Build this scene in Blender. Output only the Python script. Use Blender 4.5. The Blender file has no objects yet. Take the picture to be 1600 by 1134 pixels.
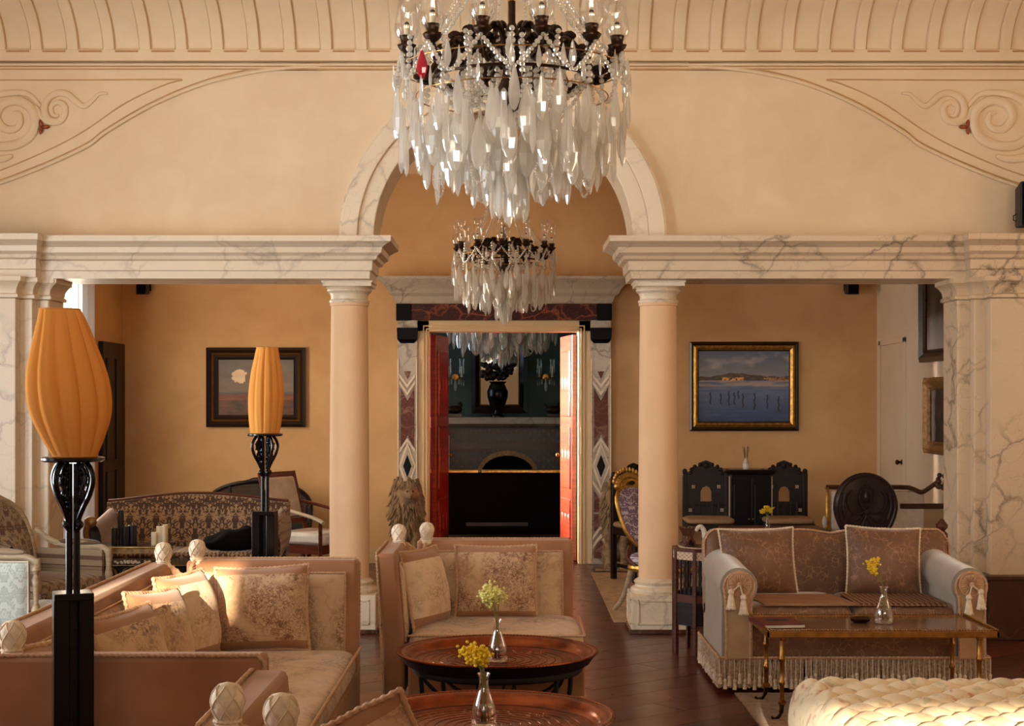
import bpy, math, random
from mathutils import Vector, Matrix, noise
R = random.Random(7)
PI = math.pi
FOC, EYE = 2400.0, 1.6
SC = bpy.context.scene
COL = SC.collection

def W(px, py, d):                      # measured point of the photograph at depth d -> metres
    return Vector(((px-800)*d/FOC, d, EYE-(py-628)*d/FOC))
def WX(px, d): return (px-800)*d/FOC
def WZ(py, d): return EYE-(py-628)*d/FOC

# ---------------------------------------------------------------- camera, world, sun, window light, fill lamps, exposure
cam = bpy.data.cameras.new('camera'); camo = bpy.data.objects.new('camera', cam); COL.objects.link(camo)
cam.sensor_width = 36; cam.lens = 36*FOC/1600; cam.shift_y = (628-567)/1600
camo.location = (0, 0, EYE); camo.rotation_euler = (PI/2, 0, 0); SC.camera = camo
cam.clip_end = 200; cam.clip_start = 0.05
wd = bpy.data.worlds.new('world'); SC.world = wd; wd.use_nodes = True
bg = wd.node_tree.nodes['Background']; bg.inputs[0].default_value = (0.80, 0.88, 1.0, 1); bg.inputs[1].default_value = 1.0

def light(name, kind, loc, energy, color, rot=(0,0,0), size=None, spread=None):
    l = bpy.data.lights.new(name, kind); l.energy = energy; l.color = color
    if kind == 'AREA':
        l.shape = 'RECTANGLE'; l.size, l.size_y = size
        if spread: l.spread = spread
    o = bpy.data.objects.new(name, l); o.location = loc; o.rotation_euler = rot; COL.objects.link(o); return o
def aim(o, d): o.rotation_euler = Vector(d).to_track_quat('-Z', 'Y').to_euler()
SUN_DIR = Vector((0.08, 1, -0.20)).normalized()
s = light('sun', 'SUN', (-2, -8, 6), 20.0, (1.0, 0.82, 0.60)); s.data.angle = 0.012; aim(s, SUN_DIR)
# daylight entering through the tall windows (left and hall lamps only; the rest are added fill)
XL, XR, YR = -4.7, 4.7, -2.6           # inner faces of the front room's left, right and rear walls
light('daylight_left_window_lamp', 'AREA', (XL+0.03, 2.6, 2.0), 18, (0.82, 0.92, 1.0), (0, -PI/2, 0), (2.6, 1.4))
light('daylight_left_window_lamp', 'AREA', (XL+0.03, 5.3, 1.75), 185, (0.88, 0.94, 1.0), (0, -PI/2, 0), (2.0, 1.2))
light('daylight_left_window_lamp', 'AREA', (XL+0.03, 7.6, 1.5), 66, (0.80, 0.92, 1.0), (0, -PI/2, 0), (1.9, 1.0))
for x in (-2.6, 0.0, 2.6):
    l = light('rear_fill_lamp', 'AREA', (x, YR+0.03, 3.35), 29, (1.0, 0.89, 0.74), (PI/2, 0, 0), (1.5, 1.4), math.radians(58)); aim(l, (0, 1, .085))  # added fill on the closed rear wall, aimed at the upper front wall
light('daylight_hall_window_lamp', 'AREA', (-3.80, 12.9, 1.9), 92, (1.0, 0.87, 0.68), (0, -PI/2, 0), (2.2, 1.2))
light('salon_fill_lamp', 'AREA', (-3.55, 19.2, 2.2), 26, (0.70, 0.88, 1.0), (0, -PI/2, 0), (2.0, 1.2))  # cool fill beside a solid stretch of the salon wall
light('added_right_fill_lamp', 'AREA', (XR-0.03, 7.6, 2.2), 26, (1.0, 0.66, 0.36), (0, PI/2, 0), (1.6, 1.0))  # added fill to warm the right sides of the columns
l = light('salon_fill_lamp', 'AREA', (-3.55, 17.6, 2.2), 400, (1.0, 0.84, 0.70), (0, -PI/2, 0), (.8, .6), math.radians(40)); aim(l, (4.15, -2.0, -.75))  # added lamp aimed at the right door leaf in place of sun
SC.view_settings.view_transform = 'Standard'; SC.view_settings.look = 'None'
SC.view_settings.gamma = 1.0; SC.view_settings.use_curve_mapping = False
SC.view_settings.exposure = 0.0
try:
    SC.cycles.use_denoising = True
    SC.cycles.sample_clamp_indirect = 6.0
    SC.cycles.caustics_reflective = False; SC.cycles.caustics_refractive = False
    SC.cycles.max_bounces = 14; SC.cycles.diffuse_bounces = 6; SC.cycles.transmission_bounces = 12
    SC.cycles.transparent_max_bounces = 24
except Exception: pass

# ---------------------------------------------------------------- mesh helpers
class MB:
    def __init__(s): s.v = []; s.f = []
    def add(s, vs, fs):
        b = len(s.v); s.v += [tuple(v) for v in vs]; s.f += [tuple(b+i for i in f) for f in fs]; return s
    def box(s, x0, x1, y0, y1, z0, z1):
        return s.add([(x0,y0,z0),(x1,y0,z0),(x1,y1,z0),(x0,y1,z0),(x0,y0,z1),(x1,y0,z1),(x1,y1,z1),(x0,y1,z1)],
                     [(0,3,2,1),(4,5,6,7),(0,1,5,4),(1,2,6,5),(2,3,7,6),(3,0,4,7)])
    def obox(s, c, size, m=None):
        m = m or Matrix(); hx, hy, hz = size[0]/2, size[1]/2, size[2]/2
        vs = [Vector(c)+ (m @ Vector((a*hx, b*hy, d*hz))) for a, b, d in ((-1,-1,-1),(1,-1,-1),(1,1,-1),(-1,1,-1),(-1,-1,1),(1,-1,1),(1,1,1),(-1,1,1))]
        return s.add(vs, [(0,3,2,1),(4,5,6,7),(0,1,5,4),(1,2,6,5),(2,3,7,6),(3,0,4,7)])
    def grid(s, nu, nv, fn, cu=False, cv=False, flip=False):
        vs = [fn(i/(nu if cu else nu-1), j/(nv if cv else nv-1)) for j in range(nv) for i in range(nu)]
        fs = []
        for j in range(nv if cv else nv-1):
            for i in range(nu if cu else nu-1):
                a, b = j*nu+i, j*nu+(i+1) % nu; c, d = ((j+1) % nv)*nu+(i+1) % nu, ((j+1) % nv)*nu+i
                fs.append((a, d, c, b) if flip else (a, b, c, d))
        return s.add(vs, fs)
    def lathe(s, prof, c=(0,0,0), seg=24, mod=None, m=None, ang=2*PI, caps=True):
        m = m or Matrix(); c = Vector(c); full = abs(ang-2*PI) < 1e-6; n = seg if full else seg+1
        vs = []
        for r, z in prof:
            for i in range(n):
                t = ang*i/seg; q = r*(mod(t, z) if mod else 1)
                vs.append(c + m @ Vector((q*math.cos(t), q*math.sin(t), z)))
        fs = []
        for j in range(len(prof)-1):
            for i in range(seg):
                a, b = j*n+i, j*n+(i+1) % n
                fs.append((a, b, b+n, a+n))
        if full and caps:
            if prof[0][0] > 1e-5: fs.append(tuple(reversed(range(n))))
            if prof[-1][0] > 1e-5: fs.append(tuple(range((len(prof)-1)*n, len(prof)*n)))
        return s.add(vs, fs)
    def sphere(s, c, r, seg=12, rings=8, m=None):
        if not hasattr(r, '__len__'): r = (r, r, r)
        m = m or Matrix(); c = Vector(c); vs = [c + m @ Vector((0,0,-r[2]))]
        for j in range(1, rings):
            p = -PI/2+PI*j/rings
            for i in range(seg):
                t = 2*PI*i/seg; vs.append(c + m @ Vector((r[0]*math.cos(p)*math.cos(t), r[1]*math.cos(p)*math.sin(t), r[2]*math.sin(p))))
        vs.append(c + m @ Vector((0,0,r[2]))); fs = []
        for i in range(seg): fs.append((0, 1+(i+1) % seg, 1+i)); fs.append((len(vs)-1, 1+(rings-2)*seg+i, 1+(rings-2)*seg+(i+1) % seg))
        for j in range(rings-2):
            for i in range(seg):
                a = 1+j*seg+i; b = 1+j*seg+(i+1) % seg; fs.append((a, b, b+seg, a+seg))
        return s.add(vs, fs)
    def tube(s, path, r, seg=8, closed=False, lobes=0, amp=0, twist=0, flat=None):
        pts = [Vector(p) for p in path]; n = len(pts)
        rr = r if hasattr(r, '__len__') else [r]*n
        tan = []
        for i in range(n):
            a = pts[(i-1) % n] if (closed or i > 0) else pts[0]; b = pts[(i+1) % n] if (closed or i < n-1) else pts[-1]
            t = (b-a); tan.append(t.normalized() if t.length > 1e-9 else Vector((0,0,1)))
        up = Vector((0,0,1)) if abs(tan[0].z) < 0.9 else Vector((0,1,0))
        nrm = (up - tan[0]*up.dot(tan[0])).normalized(); vs = []; dist = 0
        for i in range(n):
            if i: dist += (pts[i]-pts[i-1]).length
            nrm = nrm - tan[i]*nrm.dot(tan[i]); nrm = nrm.normalized() if nrm.length > 1e-6 else tan[i].orthogonal().normalized()
            bn = tan[i].cross(nrm)
            for k in range(seg):
                t = 2*PI*k/seg; q = rr[i]*(1+amp*math.cos(lobes*t-twist*dist)) if lobes else rr[i]
                fx, fy = flat if flat else (1, 1)
                vs.append(pts[i]+nrm*(q*fx*math.cos(t))+bn*(q*fy*math.sin(t)))
        fs = []
        for i in range(n if closed else n-1):
            for k in range(seg):
                a = i*seg+k; b = i*seg+(k+1) % seg; c = ((i+1) % n)*seg+(k+1) % seg; d = ((i+1) % n)*seg+k
                fs.append((a, b, c, d))
        if not closed: fs.append(tuple(reversed(range(seg)))); fs.append(tuple(range((n-1)*seg, n*seg)))
        return s.add(vs, fs)
    def rope(s, path, r, closed=False, step=None, seg=8):
        step = step or r*0.7; p = resample(path, step, closed)
        return s.tube(p, r, seg, closed, lobes=2, amp=0.24, twist=2.1/r)
    def prism(s, pts, fn):              # pts 2-D outline; fn(a,b,k) -> 3-D, k = 0 / 1
        n = len(pts); vs = [fn(a, b, 0) for a, b in pts]+[fn(a, b, 1) for a, b in pts]
        fs = [tuple(range(n)), tuple(reversed(range(n, 2*n)))]+[(i, i+n, (i+1) % n+n, (i+1) % n) for i in range(n)]
        return s.add(vs, fs)
    def xz(s, pts, y0, y1): return s.prism(pts, lambda a, b, k: (a, y1 if k else y0, b))
    def yz(s, pts, x0, x1): return s.prism(pts, lambda a, b, k: (x1 if k else x0, a, b))
    def xy(s, pts, z0, z1): return s.prism(pts, lambda a, b, k: (a, b, z1 if k else z0))
    def strip(s, outer, inner, y0, y1): # solid band between two outlines of equal length in xz
        n = len(outer); vs = []
        for y in (y0, y1):
            vs += [(a, y, b) for a, b in outer]; vs += [(a, y, b) for a, b in inner]
        fs = []
        for i in range(n-1):
            fs += [(i, i+1, n+i+1, n+i), (2*n+i, 3*n+i, 3*n+i+1, 2*n+i+1), (i, 2*n+i, 2*n+i+1, i+1), (n+i, n+i+1, 3*n+i+1, 3*n+i)]
        fs += [(0, n, 3*n, 2*n), (n-1, 3*n-1, 4*n-1, 2*n-1)]
        return s.add(vs, fs)

def resample(path, step, closed=False):
    pts = [Vector(p) for p in path]
    if closed: pts.append(pts[0])
    L = [0]
    for i in range(1, len(pts)): L.append(L[-1]+(pts[i]-pts[i-1]).length)
    n = max(2, int(L[-1]/step)); out = []; j = 0
    for k in range(n if closed else n+1):
        t = L[-1]*k/n
        while j < len(L)-2 and L[j+1] < t: j += 1
        u = (t-L[j])/max(1e-9, L[j+1]-L[j]); out.append(pts[j].lerp(pts[j+1], min(1, max(0, u))))
    return out
def spline(pts, n=8, closed=False):
    P = [Vector(p) if len(p) == 3 else Vector((p[0], p[1], 0)) for p in pts]; out = []; m = len(P)
    for i in range(m if closed else m-1):
        a = P[(i-1) % m] if (closed or i) else P[0]; b = P[i]; c = P[(i+1) % m]; d = P[(i+2) % m] if (closed or i < m-2) else P[-1]
        for k in range(n):
            t = k/n; out.append(0.5*((2*b)+(c-a)*t+(2*a-5*b+4*c-d)*t*t+(3*b-a-3*c+d)*t**3))
    if not closed: out.append(P[-1])
    return out
def circ(c, r, n=16, a0=0, a1=2*PI, ax='xz'):
    o = []
    full = abs(a1-a0-2*PI) < 1e-6
    for i in range(n if full else n+1):
        t = a0+(a1-a0)*i/n; u, v = r*math.cos(t), r*math.sin(t)
        o.append(Vector(c)+(Vector((u,0,v)) if ax == 'xz' else Vector((u,v,0)) if ax == 'xy' else Vector((0,u,v))))
    return o

MATRIX = {}
def obj(name, mb, mat, parent=None, world=False, smooth=True, bevel=0, ang=35, kind=None, sub=0):
    me = bpy.data.meshes.new(name); me.from_pydata(mb.v, [], mb.f); me.materials.append(mat)
    if world and parent:
        p = parent; mm = Matrix()
        while p is not None: mm = MATRIX.get(p, Matrix()) @ mm; p = p.parent
        me.transform(mm.inverted())
    me.validate(); me.update()
    if smooth:
        me.polygons.foreach_set('use_smooth', [True]*len(me.polygons))
        me.set_sharp_from_angle(angle=math.radians(ang))
    o = bpy.data.objects.new(name, me); COL.objects.link(o)
    if parent: o.parent = parent
    if bevel:
        b = o.modifiers.new('bevel', 'BEVEL'); b.width = bevel; b.segments = 2; b.limit_method = 'ANGLE'; b.angle_limit = 0.6
    if sub:
        b = o.modifiers.new('subdivision', 'SUBSURF'); b.levels = sub; b.render_levels = sub
    if kind: o['kind'] = kind
    return o
def tag(o, label, cat, group=None):
    o['label'] = label; o['category'] = cat
    if group: o['group'] = group
    return o
def thing(name, label, cat, loc=(0,0,0), rz=0, group=None):
    o = bpy.data.objects.new(name, None); COL.objects.link(o); o.location = loc; o.rotation_euler = (0,0,rz); o.empty_display_size = 0.1
    MATRIX[o] = Matrix.Translation(loc) @ Matrix.Rotation(rz, 4, 'Z')
    return tag(o, label, cat, group)
def struct(name, mb, mat, parent=None, **k):
    return obj(name, mb, mat, parent, kind=None if parent else 'structure', **k)
def kids(o): return [c for c in KID.get(o, [])]
def dup(root, loc=None, rz=None, label=None, group=None):
    m = {}
    def cp(o, par):
        c = o.copy(); COL.objects.link(c); c.parent = par
        for ch in list(o.children): cp(ch, c)
        return c
    r = cp(root, None)
    if loc is not None: r.location = loc
    if rz is not None: r.rotation_euler = (0,0,rz)
    if label: r['label'] = label
    if group: r['group'] = group
    return r

# ---------------------------------------------------------------- materials
def srgb(r, g, b):
    f = lambda c: (c/255/12.92) if c/255 <= 0.04045 else ((c/255+0.055)/1.055)**2.4
    return (f(r), f(g), f(b), 1)
class NT:
    def __init__(s, name):
        s.m = bpy.data.materials.new(name); s.m.use_nodes = True; s.t = s.m.node_tree
        s.b = s.t.nodes['Principled BSDF']; s.o = s.t.nodes['Material Output']
        s.tc = s.t.nodes.new('ShaderNodeTexCoord').outputs['Object']
    def set(s, k, v):
        i = s.b.inputs[k]
        if hasattr(v, 'is_linked') or isinstance(v, bpy.types.NodeSocket): s.t.links.new(v, i)
        else: i.default_value = v
        return s
    def n(s, typ, ins=None, out=0, **pr):
        nd = s.t.nodes.new('ShaderNode'+typ)
        for k, v in pr.items(): setattr(nd, k, v)
        for k, v in (ins or {}).items():
            i = nd.inputs[k]
            if isinstance(v, bpy.types.NodeSocket): s.t.links.new(v, i)
            else: i.default_value = v
        return nd.outputs[out]
    def noise(s, scale, detail=4, rough=0.55, vec=None, dist=0.0, out=0):
        return s.n('TexNoise', {'Vector': vec or s.tc, 'Scale': scale, 'Detail': detail, 'Roughness': rough, 'Distortion': dist}, out)
    def ramp(s, fac, stops, interp='LINEAR'):
        nd = s.t.nodes.new('ShaderNodeValToRGB'); s.t.links.new(fac, nd.inputs[0]); cr = nd.color_ramp; cr.interpolation = interp
        while len(cr.elements) < len(stops): cr.elements.new(0.5)
        for e, (p, c) in zip(cr.elements, stops):
            e.position = p; e.color = c if hasattr(c, '__len__') else (c, c, c, 1)
        return nd.outputs[0]
    def mix(s, fac, a, b, blend='MIX'):
        nd = s.t.nodes.new('ShaderNodeMix'); nd.data_type = 'RGBA'; nd.blend_type = blend
        for i, v in ((0, fac), (6, a), (7, b)):
            if isinstance(v, bpy.types.NodeSocket): s.t.links.new(v, nd.inputs[i])
            else: nd.inputs[i].default_value = v
        return nd.outputs[2]
    def math(s, op, a, b=0.0, c=0.0):
        nd = s.t.nodes.new('ShaderNodeMath'); nd.operation = op
        for i, v in enumerate((a, b, c)):
            if isinstance(v, bpy.types.NodeSocket): s.t.links.new(v, nd.inputs[i])
            else: nd.inputs[i].default_value = v
        return nd.outputs[0]
    def mapping(s, scale=(1,1,1), loc=(0,0,0), rot=(0,0,0), vec=None):
        return s.n('Mapping', {'Vector': vec or s.tc, 'Scale': scale, 'Location': loc, 'Rotation': rot})
    def sep(s, vec=None):
        nd = s.t.nodes.new('ShaderNodeSeparateXYZ'); s.t.links.new(vec or s.tc, nd.inputs[0]); return nd.outputs
    def comb(s, x, y, z):
        return s.n('CombineXYZ', {0: x, 1: y, 2: z})
    def bump(s, h, strength=0.3, dist=0.01):
        s.set('Normal', s.n('Bump', {'Height': h, 'Strength': strength, 'Distance': dist})); return s
def simple(name, col, rough=0.5, metal=0.0, bscale=0, bstr=0.2, var=0.12, vscale=6, **kw):
    t = NT(name); c = srgb(*col)
    v = t.noise(vscale, 4); dark = tuple(x*(1-var*1.6) for x in c[:3])+(1,); lite = tuple(min(1, x*(1+var)) for x in c[:3])+(1,)
    t.set('Base Color', t.ramp(v, [(0.3, dark), (0.7, lite)])); t.set('Roughness', rough); t.set('Metallic', metal)
    if bscale: t.bump(t.noise(bscale, 3), bstr, 0.004)
    for k, x in kw.items(): t.set(k.replace('_', ' '), x)
    return t.m
def velvet(name, col, sheen=0.35):
    t = NT(name); c = srgb(*col); v = t.noise(5, 3, 0.5); w = t.noise(160, 2)
    t.set('Base Color', t.ramp(v, [(0.3, tuple(x*0.8 for x in c[:3])+(1,)), (0.7, tuple(min(1, x*1.12) for x in c[:3])+(1,))]))
    t.set('Roughness', 0.8); t.set('Sheen Weight', sheen); t.set('Sheen Tint', (1, 0.85, 0.7, 1)); t.bump(w, 0.12, 0.002)
    return t.m
def plaster(name, col, var=0.10, sat=None):
    t = NT(name); c = srgb(*col); a = t.noise(0.9, 5, 0.6); b = t.noise(3.5, 4, 0.6, dist=0.6)
    mixv = t.math('ADD', t.math('MULTIPLY', a, 0.6), t.math('MULTIPLY', b, 0.4))
    lo = (c[0]*(1-var), c[1]*(1-var*1.5), c[2]*(1-var*2.1), 1); hi = (min(1, c[0]*(1+var*0.5)), min(1, c[1]*(1+var*0.7)), min(1, c[2]*(1+var)), 1)
    t.set('Base Color', t.ramp(mixv, [(0.36, lo), (0.64, hi)])); t.set('Roughness', 0.72)
    t.bump(t.noise(28, 4), 0.07, 0.01)
    return t.m
def marble(name, base, vein, scale=1.6, amt=0.9, rough=0.28, seed=0.0, width=0.012, cloud=0.10):
    t = NT(name); mp = t.mapping((1, 1, 1), (seed, seed*1.7, seed*0.6), (0.3, 0.5, 0.4))
    wrp = t.n('VectorMath', {0: mp, 1: t.n('VectorMath', {0: t.noise(2.2, 5, 0.6, vec=mp, out=1), 'Scale': 0.42}, operation='SCALE')}, operation='ADD')
    st = t.mapping((1.0, 1.0, 1.7), (0,0,0), (0, 0.75, 0.35), vec=wrp)
    v1 = t.n('TexVoronoi', {'Vector': st, 'Scale': scale*1.35, 'Randomness': 1.0}, feature='DISTANCE_TO_EDGE')
    v2 = t.n('TexVoronoi', {'Vector': st, 'Scale': scale*3.4}, feature='DISTANCE_TO_EDGE')
    m1 = t.ramp(v1, [(0.0, 1.0), (width, 0.62), (width*5.5, 0.0)]); m2 = t.ramp(v2, [(0.0, 0.42), (width*2.2, 0.0)])
    br = t.ramp(t.noise(1.9, 3, 0.5, vec=mp), [(0.38, 0.05), (0.60, 1.0)])
    cl = t.ramp(t.noise(1.3, 6, 0.62, vec=wrp), [(0.35, 0.0), (0.75, 1.0)])
    f = t.math('MULTIPLY', t.math('MULTIPLY', t.math('MAXIMUM', m1, m2), br), amt)
    b = srgb(*base); v = srgb(*vein)
    g = t.mix(t.math('MULTIPLY', cl, cloud*2.2), b, v)
    t.set('Base Color', t.mix(f, g, v)); t.set('Roughness', rough); t.set('Specular IOR Level', 0.4)
    return t.m
def toile(name, base=(206,174,138), ink=(124,88,58), scale=9.0, seed=0):
    t = NT(name); mp = t.mapping((1,1,1), (seed, seed, seed))
    big = t.ramp(t.noise(scale*0.55, 3, 0.5, vec=mp, dist=0.4), [(0.45, 0.0), (0.60, 1.0)])
    fine = t.ramp(t.noise(scale*5.5, 6, 0.75, vec=mp, dist=1.6), [(0.44, 0.0), (0.55, 1.0)])
    mid = t.ramp(t.noise(scale*1.7, 5, 0.65, vec=mp, dist=1.0), [(0.50, 0.0), (0.62, 0.7)])
    f = t.math('ADD', t.math('MULTIPLY', t.math('MULTIPLY', big, fine), 0.85), t.math('MULTIPLY', mid, 0.40))
    t.set('Base Color', t.mix(f, srgb(*base), srgb(*ink))); t.set('Roughness', 0.82); t.set('Sheen Weight', 0.25)
    t.bump(t.noise(220, 2), 0.10, 0.002)
    return t, f
def damask(name, ground, motif, px=0.20, pz=0.26, u=0, w=2, scale=11, thr=0.5, rough=0.75, bump=0.2):
    t = NT(name); s = t.sep(); row = t.math('FLOOR', t.math('DIVIDE', s[w], pz))
    sh = t.math('MULTIPLY', row, px)
    a = t.math('PINGPONG', t.math('ADD', s[u], sh), px); b = t.math('PINGPONG', s[w], pz)
    vec = t.comb(a, t.math('MULTIPLY', b, 0.75), 0.37)
    n1 = t.noise(scale, 3, 0.55, vec=vec, dist=1.2)
    n2 = t.noise(scale*2.6, 2, 0.5, vec=vec, dist=0.8)
    f = t.math('ADD', t.math('MULTIPLY', n1, 0.7), t.math('MULTIPLY', n2, 0.3))
    k = t.ramp(f, [(thr-0.015, 0.0), (thr+0.015, 1.0)])
    t.set('Base Color', t.mix(k, srgb(*ground), srgb(*motif))); t.set('Roughness', rough); t.set('Sheen Weight', 0.2); t.bump(k, bump, 0.003)
    return t.m
def wood(name, dark, light_, scale=3, rough=0.35, stretch=(1, 1, 14), coat=0.0):
    t = NT(name); t.set('Specular IOR Level', 0.3); mp = t.mapping(stretch); a = t.noise(scale, 6, 0.65, vec=mp, dist=0.5); b = t.noise(1.2, 2)
    f = t.math('ADD', t.math('MULTIPLY', a, 0.75), t.math('MULTIPLY', b, 0.25))
    t.set('Base Color', t.ramp(f, [(0.35, srgb(*dark)), (0.66, srgb(*light_))])); t.set('Roughness', rough); t.set('Coat Weight', coat); t.set('Coat Roughness', 0.12)
    t.bump(a, 0.08, 0.003)
    return t.m

M = {}
M['wall'] = plaster('peach_plaster', (226,203,168), 0.08)
M['wallplain'] = plaster('cream_plaster', (235,205,165), 0.05)
M['hall'] = plaster('ochre_plaster', (214,172,120), 0.12)
M['hallwhite'] = plaster('pale_plaster', (222,204,178), 0.05)
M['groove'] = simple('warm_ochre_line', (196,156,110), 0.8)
M['groove2'] = simple('painted_ochre_line', (176,128,82), 0.8)  # ochre paint of the thin line along the foot of each cove panel
M['marble'] = marble('cream_marble', (228,210,182), (128,112,98), 1.5, 0.5, 0.34, cloud=0.05, width=.009)
M['marble2'] = marble('veined_marble', (218,194,162), (88,68,52), 1.9, 0.85, 0.34, seed=4.2, width=0.011, cloud=.05)
M['marblegrey'] = marble('grey_marble', (196,182,162), (98,86,76), 2.6, 0.8, 0.3, seed=8.0, cloud=0.22)
M['marblered'] = marble('red_marble', (52,14,8), (176,92,58), 3.4, 0.9, 0.6, seed=2.5, width=0.014, cloud=0.0)
M['marblered2'] = marble('oxblood_marble', (92,38,26), (176,140,112), 4.5, 0.8, 0.6, seed=5.5, width=0.016, cloud=0.04)
M['marblebrown'] = marble('brown_marble', (70,42,28), (120,84,60), 2.6, 0.6, 0.25, seed=6.0)
M['leafgilt'] = simple('reddish_gilt', (150,76,34), 0.45, 0.4, vscale=40, var=0.3)
M['marbleblack'] = simple('black_marble', (10,10,11), 0.45, vscale=12, Specular_IOR_Level=.12)
M['shaft'] = plaster('peach_scagliola', (236,196,154), 0.06)
M['black'] = simple('black_lacquer', (12,10,9), 0.2, vscale=3, Specular_IOR_Level=.35)
M['blackmat'] = simple('black_plastic', (18,17,17), 0.55)
M['darkwood'] = wood('dark_carved_wood', (14,9,8), (36,22,17), 4, 0.42)
M['midwood'] = wood('reddish_wood', (58,28,18), (102,54,32), 4, 0.45)
M['redwood'] = wood('polished_red_wood', (78,20,10), (146,52,26), 2.5, 0.28, coat=0.5)
M['cream_paint'] = simple('cream_paint', (226,196,148), 0.45, vscale=2, var=0.05)
M['white_paint'] = simple('white_paint', (222,212,196), 0.5, vscale=2, var=0.05)
M['whitewood'] = wood('pale_painted_wood', (146,124,96), (192,170,138), 5, 0.5)
M['brass'] = simple('aged_brass', (168,122,62), 0.32, 1.0, vscale=20, var=0.25)
M['gold'] = simple('gilt', (206,158,78), 0.38, 0.85, vscale=25, var=0.3, bscale=60, bstr=0.3)
M['bronze'] = simple('dark_bronze', (58,36,20), 0.38, 0.75, vscale=30, var=0.4, bscale=90, bstr=0.5)
M['velvet'] = velvet('rose_brown_velvet', (162,112,76), .2)
M['velvetdark'] = velvet('brown_velvet', (158,100,70), 0.2)
M['cord'] = simple('beige_cord', (194,154,118), 0.85, vscale=60)
M['cordpale'] = simple('pale_cord', (226,206,178), 0.8, vscale=60)
M['finial'] = simple('cream_knotted_fabric', (234,216,188), 0.8, vscale=40, bscale=120)
M['fringe'] = simple('beige_fringe', (196,170,140), 0.85, vscale=70, var=0.3)
M['candle'] = simple('ivory_wax', (236,222,190), 0.5, Subsurface_Weight=0.2)
M['blackwax'] = simple('black_wax', (16,18,22), 0.35)
M['stem'] = simple('flower_stem', (128,118,52), 0.6)
M['flower'] = simple('yellow_blossom', (255,206,36), 0.7, vscale=80, var=0.2)
M['paleflower'] = simple('pale_yellow_blossom', (255,232,140), 0.7, vscale=80, var=0.25)
def tapestry(name, seed): return toile(name, seed=seed)[0].m
M['toile'] = tapestry('toile_tapestry', 0.0)
M['toile2'] = tapestry('toile_tapestry_seat', 3.0)
def pillow_mat(name, seed, base=(206,172,136), ink=(124,86,58), band=0.125):
    t, f = toile(name, base, ink, seed=seed)
    z = t.math('ABSOLUTE', t.sep()[2]); k = t.math('GREATER_THAN', z, band)
    t.set('Base Color', t.mix(k, t.mix(f, srgb(*base), srgb(*ink)), srgb(160,114,80)))
    return t.m
M['damask'] = damask('brown_damask', (72,48,30), (166,136,100), 0.105, 0.20, scale=21, thr=0.50)
M['damask2'] = damask('pale_damask', (150,128,98), (94,68,46), 0.07, 0.13, scale=30, thr=0.50)
M['bluebrocade'] = damask('silver_blue_brocade', (190,196,186), (168,174,164), 0.09, 0.13, scale=30, thr=0.5, bump=0.7)
M['purple'] = damask('purple_brocade', (116,92,118), (206,194,198), 0.075, 0.11, scale=40, thr=0.53)
def squiggle():
    t = NT('brown_plush_with_vine_pattern')
    v = t.n('TexVoronoi', {'Vector': t.n('VectorMath', {0: t.tc, 1: t.n('VectorMath', {0: t.noise(9, 3, out=1), 'Scale': 0.10}, operation='SCALE')}, operation='ADD'), 'Scale': 27.0}, feature='DISTANCE_TO_EDGE')
    k = t.ramp(v, [(0.0, 1.0), (0.03, 0.8), (0.07, 0.0)]); br = t.ramp(t.noise(14, 3), [(0.44, 0.0), (0.58, 1.0)])
    f = t.math('MULTIPLY', t.math('MULTIPLY', k, br), 0.42)
    c = t.ramp(t.noise(3, 4), [(0.3, srgb(94,62,42)), (0.7, srgb(130,92,66))])
    t.set('Base Color', t.mix(f, c, srgb(204,156,106))); t.set('Roughness', 0.6); t.set('Sheen Weight', 0.8); t.set('Sheen Roughness', 0.35); t.set('Sheen Tint', (1, 0.95, 0.9, 1)); t.bump(f, 0.15, 0.002)
    return t.m
M['plush'] = squiggle()
M['plushplain'] = simple('tan_plush', (186,152,110), 0.7, Sheen_Weight=0.4, vscale=8)
M['plusharm'] = simple('silvery_plush', (152,142,128), 0.6, Sheen_Weight=0.8, vscale=7, bscale=120, bstr=.1)
M['ottoman'] = None
def ott():
    t = NT('cream_floral_cotton'); s1 = t.ramp(t.noise(11, 3, vec=t.mapping((1,1,1),(3,1,2)), dist=0.7), [(0.60, 0.0), (0.68, 0.75)])
    s2 = t.ramp(t.noise(9, 3, vec=t.mapping((1,1,1),(9,4,6)), dist=0.9), [(0.58, 0.0), (0.64, 0.5)])
    c = t.mix(s1, srgb(236,216,178), srgb(190,120,92)); c = t.mix(s2, c, srgb(178,170,128))
    t.set('Base Color', c); t.set('Roughness', 0.75); t.set('Sheen Weight', 0.2); t.bump(t.noise(140, 2), 0.08, 0.002); return t.m
M['ottoman'] = ott()
def copper():
    t = NT('hammered_copper'); n = t.noise(55, 3, 0.6); c = t.ramp(t.noise(5, 5, 0.6), [(0.3, srgb(104,50,28)), (0.7, srgb(186,102,62))])
    fl = t.ramp(t.n('TexVoronoi', {'Vector': t.mapping((1, 3.2, 1), rot=(0,0,0.8)), 'Scale': 20.0}, voronoi_dimensions='2D'), [(0.0, 1.0), (0.14, 0.9), (0.18, 0.0)])
    s = t.sep(); r = t.math('SQRT', t.math('ADD', t.math('MULTIPLY', s[0], s[0]), t.math('MULTIPLY', s[1], s[1])))
    band = t.math('MULTIPLY', t.math('GREATER_THAN', r, 0.19), t.math('LESS_THAN', r, 0.31))
    f = t.math('MULTIPLY', t.math('MULTIPLY', fl, band), 0.9)
    t.set('Base Color', t.mix(f, c, srgb(226,186,150))); t.set('Metallic', 0.92); t.set('Roughness', t.math('ADD', t.math('MULTIPLY', n, 0.16), 0.13)); t.bump(n, 0.14, 0.003); return t.m
M['copper'] = copper()
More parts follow.
